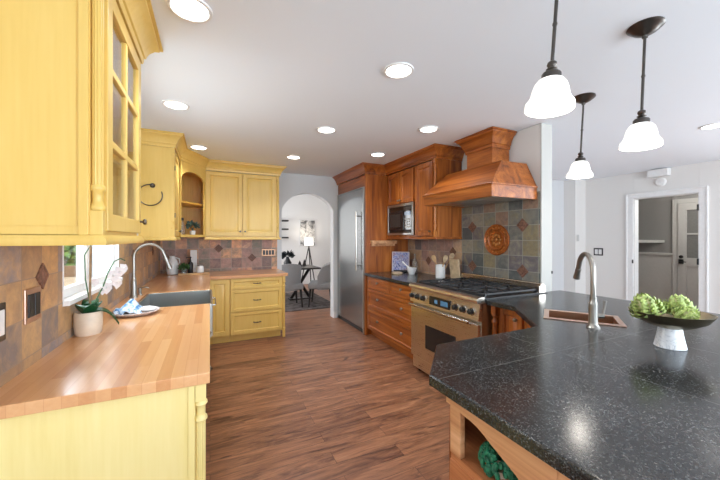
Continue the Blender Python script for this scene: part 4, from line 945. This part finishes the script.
def flower(c, face, r):
    b = MB(); f_ = Vector(face).normalized(); a1_ = f_.orthogonal().normalized(); a2_ = f_.cross(a1_)
    for i in range(5):
        an = 2*PI*i/5+.3; d = a1_*math.cos(an)+a2_*math.sin(an); sd = f_.cross(d); k = 1.0 if i % 2 else .8
        c_ = Vector(c); b.add([c_, c_+d*r*.5+sd*r*.42*k+f_*r*.12, c_+d*r*k-f_*r*.06, c_+d*r*.5-sd*r*.42*k+f_*r*.12, c_+d*r*.5+f_*r*.02], [(0, 1, 4), (1, 2, 4), (2, 3, 4), (3, 0, 4)])
    b.ball(tuple(Vector(c)+f_*r*.1), r*.16, seg=8, rings=5); b.build('flower', M['petal'], oc)
for c_, r_ in (((ox+.05, oy+.12, 1.14), .042), ((ox+.065, oy+.18, 1.20), .045), ((ox+.085, oy+.22, 1.215), .045), ((ox+.08, oy+.205, 1.155), .042), ((ox+.10, oy+.26, 1.235), .036), ((ox+.04, oy+.085, 1.13), .03), ((ox+.015, oy+.05, 1.18), .028)):
    flower(c_, (.7, -.65, random.uniform(-.3, .1)), r_)
ty_ = thing('tray', 'round shallow stone tray holding cloth and soap on the butcher block', 'tray', (-.445, 2.56, Z))
MB().lathe([(.09, Z), (.12, Z+.012), (.135, Z+.024), (.131, Z+.027), (.115, Z+.018), (.001, Z+.014)], (-.445, 2.56, 0), 36).build('dish', flat('speckled_stone', srgb(206, 190, 184), .5, vary=.3, scale=90), ty_)
b = MB(); n = 18; g_ = {}
for i in range(n+1):
    for j in range(n+1):
        u, v = i/n-.5, j/n-.5; rr = math.hypot(u, v)
        z = Z+.022+.075*max(0, 1-rr*2.0)+.016*math.sin(9*u+3*v)*math.cos(8*v-2*u)+.008*math.sin(21*u)*math.sin(17*v+1)
        g_[i, j] = b.bm.verts.new((-.485+u*.15+.01*math.sin(11*v), 2.57+v*.17+.01*math.sin(9*u), z))
for i in range(n):
    for j in range(n): b.bm.faces.new((g_[i, j], g_[i+1, j], g_[i+1, j+1], g_[i, j+1]))
t = NT('printed_cloth'); q = t.noise(t.mapping(t.obj(), (22, 22, 22)), 1.0, 3, .6, 1.0)
t.set(col=t.ramp(q, [(.38, srgb(70, 120, 170)), (.46, srgb(150, 185, 215)), (.54, srgb(228, 230, 236)), (.66, srgb(120, 165, 205))]), rough=.9)
for f in b.bm.faces: f.smooth = True
cl = b.build('dish_cloth', t.m, None, 180); tag(cl, 'crumpled blue and white cloth lying in the round tray', 'cloth'); cl.modifiers.new('thick', 'SOLIDIFY').thickness = .003
sp_ = MB().ball((-.375, 2.545, Z+.033), .042, 1.15, .8, .42).build('soap_bar', M['white_matte']); tag(sp_, 'oval white soap bar in the tray beside the crumpled cloth', 'soap')
# far corner group
fb = MB().box(-.385, -.005, 4.90, 5.13, Z+.001, Z+.019, .004).box(-.385, -.005, 4.895, 4.907, Z+.001, Z+.03, .003).build('wooden_tray', M['tan_wood']); tag(fb, 'flat wooden tray in the far corner of the butcher block', 'tray')
jz = Z+.019
jg = thing('jug', 'white ceramic jug with a narrow neck standing beside the wooden tray', 'jug', (-.47, 5.10, Z))
MB().lathe([(.055, Z), (.068, Z+.01), (.074, Z+.08), (.072, Z+.15), (.058, Z+.20), (.036, Z+.225), (.034, Z+.25), (.04, Z+.26), (.032, Z+.262), (.001, Z+.25)], (-.47, 5.10, 0), 28).build('vessel', M['white'], jg)
MB().tube([(-.43, 5.09, Z+.235), (-.385, 5.07, Z+.22), (-.38, 5.07, Z+.17), (-.405, 5.08, Z+.13)], .009, 10).build('handle', M['white'], jg)
pb = thing('soap_bottle', 'black pump soap bottle on the wooden tray in front of the carton', 'bottle', (-.245, 5.02, jz))
MB().lathe([(.03, jz), (.034, jz+.006), (.034, jz+.13), (.025, jz+.15), (.012, jz+.155), (.012, jz+.175)], (-.245, 5.02, 0), 22).build('flask', M['black'], pb)
MB().lathe([(.007, jz+.175), (.007, jz+.21), (.014, jz+.212), (.014, jz+.225), (.001, jz+.228)], (-.245, 5.02, 0), 14).tube([(-.245, 5.02, jz+.218), (-.285, 5.0, jz+.22), (-.295, 4.995, jz+.21)], .006, 8).build('pump', M['black'], pb)
ca = MB().box(-.255, -.17, 5.15, 5.23, Z+.001, Z+.335, .006).build('carton', M['white_matte']); tag(ca, 'tall plain white carton behind the black pump bottle', 'carton')
ja = thing('jar', 'squat white lidded jar at the arch end of the wooden tray', 'jar', (-.125, 5.02, jz))
MB().lathe([(.04, jz), (.047, jz+.006), (.05, jz+.05), (.044, jz+.085), (.036, jz+.095)], (-.125, 5.02, 0), 24).build('vessel', M['white'], ja)
MB().lathe([(.038, jz+.095), (.038, jz+.112), (.034, jz+.116), (.001, jz+.117)], (-.125, 5.02, 0), 24).build('lid', M['nickel'], ja)
hp = thing('potted_herb', 'trailing green herb in a small glass pot on the wooden tray', 'plant', (-.32, 4.985, jz))
MB().lathe([(.03, jz), (.036, jz+.06), (.033, jz+.06), (.028, jz+.006), (.001, jz+.005)], (-.32, 4.985, 0), 20).build('pot', M['bottle'], hp)
b = MB(); b.ball((-.32, 4.985, jz+.05), .028, seg=10, rings=6); leafy(b, (-.32, 4.98, jz+.075), .065, 130, .045, .011, .6); b.build('foliage', M['foliage'], hp)
# in the corner cabinet
hz = 1.452
cpn = thing('shelf_plant', 'small eucalyptus-like plant in a white pot inside the corner cabinet', 'plant', (-.215, 4.90, hz))
MB().lathe([(.03, hz), (.034, hz+.005), (.036, hz+.065), (.032, hz+.068), (.03, hz+.06), (.001, hz+.055)], (-.215, 4.90, 0), 20).build('pot', M['white'], cpn)
b = MB(); b.tube([(-.215, 4.9, hz+.05), (-.215, 4.9, hz+.10)], .012, 6); leafy(b, (-.215, 4.90, hz+.12), .085, 110, .04, .016, .5); b.build('foliage', M['foliage_dusty'], cpn)
db = thing('dark_bottle', 'slim bottle with dark cap behind the plant in the corner cabinet', 'bottle', (-.33, 4.83, hz))
MB().lathe([(.026, hz), (.028, hz+.005), (.028, hz+.13), (.012, hz+.165), (.012, hz+.20)], (-.33, 4.83, 0), 18).build('flask', M['bottle'], db)
MB().lathe([(.015, hz+.198), (.015, hz+.235), (.001, hz+.237)], (-.33, 4.83, 0), 14).build('cap', M['black'], db)
# towel ring
trg = thing('towel_ring', 'dark open towel ring on the yellow cabinet end panel', 'towel ring', (-.53, 3.85, 1.94))
fr = face_frame((-.53, 3.85, 0), (1, 0, 0), (0, -1, 0))
MB(fr).lathe([(.024, .0), (.024, .006), (.017, .012), (.011, .03), (.014, .045), (.001, .05)], (0, 0, 1.955), 18, 'y').build('mount', M['bronze'], trg)
MB(fr).tube([(-.015+.105*math.cos(a), .036, 1.853+.105*math.sin(a)) for a in [math.radians(90+(-48-270*0)+0)+0*0 - math.radians(0) if False else math.radians(82+300*i/40) for i in range(41)]], .0055, 8).build('ring', M['bronze'], trg)

# ------------------------------------------------------------------ wall plates
def plate(name, label, fr, w_, h_, n, mat, rmat, grp=None, round_=False):
    root = thing(name, label, 'wall plate', tuple(fr.translation), grp)
    MB(fr).box(-w_/2, w_/2, 0, .007, -h_/2, h_/2, .003).build('plate', mat, root)
    pw_ = w_/(n+.35)
    for i in range(n):
        u = (i-(n-1)/2)*pw_*.95
        MB(fr).box(u-pw_*.38, u+pw_*.38, .006, .011, -h_*.33, h_*.33, .002).build('rocker', rmat, root)
    return root
fx = face_frame((-.642, 1.705, 1.155), (0, 1, 0), (1, 0, 0))
plate('switch_plate', 'copper two-gang switch plate on the brown slate by the window', fx, .125, .135, 2, M['copper_rim'], M['black'])
plate('outlet_plate', 'dark outlet plate on the brown slate, farthest from the window', face_frame((-.642, 1.475, 1.135), (0, 1, 0), (1, 0, 0)), .08, .13, 1, M['bronze'], M['white'])
plate('switch_plate', 'copper four-gang switch plate on the far wall tiles beside the arch', face_frame((.86, 5.342, 1.185), (1, 0, 0), (0, -1, 0)), .215, .115, 4, M['copper'], M['black'])
plate('switch_plate', 'black two-gang plate with white rockers on the wall by the doorway', face_frame((6.38, 3.42, 1.17), (0, 1, 0), (-1, 0, 0)), .155, .135, 2, M['black'], M['white'])
plate('switch_plate', 'small pale switch plate on the narrow wall return', face_frame((6.14, 3.64, 1.42), (1, 0, 0), (0, -1, 0)), .07, .12, 1, M['mud_white'], M['mud_white'])
dc = MB().box(2.95, 2.966, 1.984, 1.992, 1.08, 1.105, .002).build('latch_plate', M['black']); tag(dc, 'tiny black latch on the end of the white wall by the range', 'latch')
ch_ = thing('door_chime', 'white rectangular door chime box high above the mudroom doorway', 'door chime', (6.38, 2.53, 2.43))
MB().box(6.27, 6.38, 2.41, 2.66, 2.375, 2.485, .006).build('cover', M['trim'], ch_)
sd_ = thing('smoke_detector', 'round white smoke detector below the chime box above the doorway', 'smoke detector', (6.38, 2.56, 2.30))
fr = face_frame((6.38, 2.53, 2.295), (0, 1, 0), (-1, 0, 0))
MB(fr).lathe([(.068, 0), (.068, .018), (.055, .034), (.03, .038), (.001, .038)], (0, 0, 0), 30, 'y').build('case', M['trim'], sd_)
MB(fr).lathe([(.02, .037), (.02, .041), (.001, .042)], (0, 0, 0), 16, 'y').build('button', M['white_matte'], sd_)
ls = MB().prism([(7.9, 3.08), (7.9, 3.65), (7.45, 3.65), (7.5, 3.4)], 1.33, 1.38, 'z', .004).build('corner_shelf', M['mud_white']); tag(ls, 'pale corner shelf on the grey mudroom wall', 'shelf')

# ------------------------------------------------------------------ ceiling lights
def downlight(x, y, label, watts=20):
    root = local(thing('recessed_light', label, 'ceiling light', (x, y, CEIL), 'recessed ceiling lights'))
    MB().lathe([(.098, -.001), (.096, -.008), (.082, -.010), (.078, -.004), (.078, -.001)], (0, 0, 0), 36).build('trim_ring', M['trim'], root)
    MB().lathe([(.078, -.003), (.05, -.0035), (.001, -.004)], (0, 0, 0), 30).build('lens', M['lens'], root)
    l = light('downlight_beam', 'SPOT', (0, 0, -.02), watts, (.84, .92, 1), (0, 0, 0), spot_size=math.radians(125), spot_blend=.6, shadow_soft_size=.08); l.parent = root
for x, y, lab in ((-.085, 1.70, 'recessed ceiling light beside the crown of the glass-door cabinet'),
                  (-.25, 2.98, 'recessed ceiling light above the apron sink'),
                  (-.12, 4.26, 'recessed ceiling light before the arched corner cabinet'),
                  (1.10, 1.76, 'recessed ceiling light in the ceiling middle, nearest the camera'),
                  (1.05, 3.03, 'recessed ceiling light in the middle of its row of three'),
                  (1.01, 4.24, 'recessed ceiling light in the middle row, nearest the arch'),
                  (1.96, 2.58, 'recessed ceiling light in front of the range hood'),
                  (1.96, 3.64, 'recessed ceiling light in front of the microwave cabinet'),
                  (4.38, 1.34, 'recessed ceiling light toward the mudroom doorway')):
    downlight(x, y, lab)
def pendant(x, y, label, zs=2.035, tilt=3.2):
    root = local(thing('pendant_light', label, 'pendant light', (x, y, CEIL), 'bell glass pendant lights'))
    root.rotation_euler = Matrix.Rotation(math.radians(tilt), 3, Vector((.424, .9055, 0))).to_euler()
    h = zs-CEIL
    MB().lathe([(.074, .004), (.076, -.006), (.066, -.016), (.06, -.018), (.05, -.03), (.03, -.042), (.014, -.05), (.012, -.06)], (0, 0, 0), 36).build('canopy', M['bronze'], root)
    MB().lathe([(.0065, -.05), (.0065, h+.035)], (0, 0, 0), 12).lathe([(.008, -.25), (.009, -.255), (.008, -.26)], (0, 0, 0), 12).build('rod', M['bronze'], root)
    MB().lathe([(.008, h+.04), (.016, h+.034), (.018, h+.024), (.012, h+.014), (.02, h+.008), (.014, h+.0), (.03, h-.006), (.034, h-.012), (.034, h-.034), (.03, h-.036)], (0, 0, 0), 24).build('socket_cup', M['bronze'], root)
    z = h-.03
    MB().lathe([(.030, z), (.044, z-.006), (.056, z-.022), (.063, z-.045), (.068, z-.07), (.078, z-.088), (.084, z-.095), (.086, z-.118), (.083, z-.118), (.08, z-.098), (.064, z-.07), (.058, z-.045), (.05, z-.022), (.028, z-.004)], (0, 0, 0), 40).build('lamp_shade', M['shade'], root)
    MB().ball((0, 0, z-.06), .024).build('bulb', M['lens'], root)
    l = light('pendant_glow', 'POINT', (0, 0, z-.10), 1.5, (1, .94, .85), shadow_soft_size=.04); l.parent = root
pendant(1.222, .792, 'bell glass pendant nearest the camera, its rod running out of the picture', 2.062, 4.0)
pendant(2.01, .86, 'bell glass pendant hanging above the bowl of artichokes', 2.032, 2.4)
pendant(2.59, 1.49, 'bell glass pendant farthest away, beside the white wall end', 2.035, 3.2)

# ------------------------------------------------------------------ dining room
rg = MB().box(.2, 2.42, 6.15, 8.3, .0, .012, .004).build('area_rug', M['rug']); tag(rg, 'grey-brown area rug under the dining table', 'rug')
dt = thing('dining_table', 'dark dining table with crossed legs seen through the arch', 'table', (1.35, 7.25, .012))
MB().box(.5, 2.25, 6.85, 7.75, .725, .76, .006).build('tabletop', M['dark_wood'], dt)
for x in (.85, 1.9):
    b = MB().tube([(x-.22, 7.3, .03), (x+.22, 7.3, .725)], .035, 8).tube([(x+.22, 7.3, .03), (x-.22, 7.3, .725)], .035, 8).box(x-.27, x+.27, 7.2, 7.4, .012, .04)
    b.build('trestle', M['dark_wood'], dt)
def dining_chair(x, y, rz, label):
    root = local(thing('dining_chair', label, 'chair', (x, y, .012), 'grey upholstered dining chairs')); root.rotation_euler = (0, 0, rz); root.scale = (1.12, 1, 1)
    MB().box(-.25, .25, -.25, .25, .36, .48, .03, 3).build('seat', M['grey_fabric'], root)      # faces +y
    b = MB(); n = 10; prev = None
    for i in range(n+1):
        a = PI*(1.0+i/n); cx_, cy_ = .25*math.cos(a), .05+.30*math.sin(a)
        c2x, c2y = .20*math.cos(a), .05+.24*math.sin(a); hz_ = .62+.27*math.sin(PI*i/n)**.3
        vs5 = [b.bm.verts.new((cx_, cy_, .34)), b.bm.verts.new((cx_*1.05, cy_*1.08, hz_)), b.bm.verts.new((c2x, c2y, hz_)), b.bm.verts.new((c2x, c2y, .34))]
        if prev:
            for k in range(4): b.bm.faces.new((prev[k], prev[(k+1) % 4], vs5[(k+1) % 4], vs5[k]))
        else: b.bm.faces.new(vs5)
        prev = vs5
    b.bm.faces.new(prev)
    for f in b.bm.faces: f.smooth = True
    b.build('backrest', M['grey_fabric'], root, 60)
    for sx, sy in ((-1, -1), (1, -1), (-1, 1), (1, 1)):
        MB().tube([(sx*.2, sy*.2, .37), (sx*.225, sy*.235, 0)], .02, 8, [.024, .015]).build('leg', M['dark_wood'], root)
    return root
dining_chair(1.45, 6.62, 0, 'grey upholstered dining chair with its back toward the kitchen')
dining_chair(2.15, 6.52, math.radians(66), 'grey upholstered dining chair turned sideways at the table end')
dining_chair(.98, 7.95, PI, 'grey upholstered dining chair on the far side of the table')
vz = .76
vs6 = thing('vase', 'dark vase of dark foliage on the dining table', 'vase', (1.60, 7.3, vz))
MB().lathe([(.05, vz), (.08, vz+.03), (.09, vz+.10), (.05, vz+.17), (.045, vz+.19), (.03, vz+.18)], (1.60, 7.3, 0), 20).build('vessel', M['black'], vs6)
b = MB(); b.ball((1.60, 7.3, vz+.2), .04); leafy(b, (1.60, 7.3, vz+.24), .15, 90, .10, .03, .5); b.build('foliage', flat('dark_foliage', (.03, .035, .04, 1), .6, vary=.3), vs6)
for x, h, lab in ((1.92, .13, 'small dark cone ornament on the table, nearer the vase'), (2.03, .16, 'taller dark cone ornament on the table, nearer the lamp')):
    co = MB().lathe([(.055, vz+.001), (.05, vz+.01), (.02, vz+h*.7), (.001, vz+h)], (x, 7.45, 0), 14).build('ornament', M['dark_wood']); tag(co, lab, 'ornament', 'cone ornaments')
fl_ = thing('floor_lamp', 'tripod floor lamp with white drum shade against the dining wall', 'lamp', (2.66, 9.25, 0))
MB().lathe([(.14, 1.20), (.13, 1.43), (.125, 1.43), (.135, 1.20)], (2.66, 9.25, 0), 30).build('lamp_shade', M['shade'], fl_)
MB().tube([(2.66, 9.25, 1.08), (2.66, 9.25, 1.32)], .012, 8).build('stem', M['dark_wood'], fl_)
for k in range(3):
    a = 2*PI*k/3+.5; MB().tube([(2.66, 9.25, 1.18), (2.66+.26*math.cos(a), 9.25+.26*math.sin(a), 0)], .016, 8).build('leg', M['dark_wood'], fl_)
l = light('floor_lamp_glow', 'POINT', (2.66, 9.25, 1.46), 3, (1, .85, .65), shadow_soft_size=.08)
ap = thing('canvas_picture', 'grey abstract canvas on the dining wall behind the floor lamp', 'picture', (2.72, 9.65, 1.6))
MB().box(2.48, 2.98, 9.63, 9.659, 1.16, 1.98, .004).build('canvas', M['white_matte'], ap)
t = NT('abstract_print'); q = t.noise(t.mapping(t.obj(), (3.5, 3.5, 3.5)), 1.0, 5, .6, 1.4)
t.set(col=t.ramp(q, [(.36, srgb(90, 90, 90)), (.45, srgb(170, 168, 165)), (.52, srgb(226, 224, 220)), (.6, srgb(150, 148, 146)), (.68, srgb(214, 212, 208))]), rough=.7)
MB().box(2.50, 2.96, 9.626, 9.631, 1.18, 1.96).build('painting', t.m, ap)
for z, lab in ((1.93, 'uppermost black floating shelf on the dining wall'), (1.68, 'middle black floating shelf on the dining wall'), (1.43, 'lowest black floating shelf on the dining wall')):
    tag(MB().box(1.55, 2.10, 9.44, 9.659, z-.022, z+.022, .003).build('floating_shelf', M['dark_wood']), lab, 'shelf', 'floating shelves in the dining room')
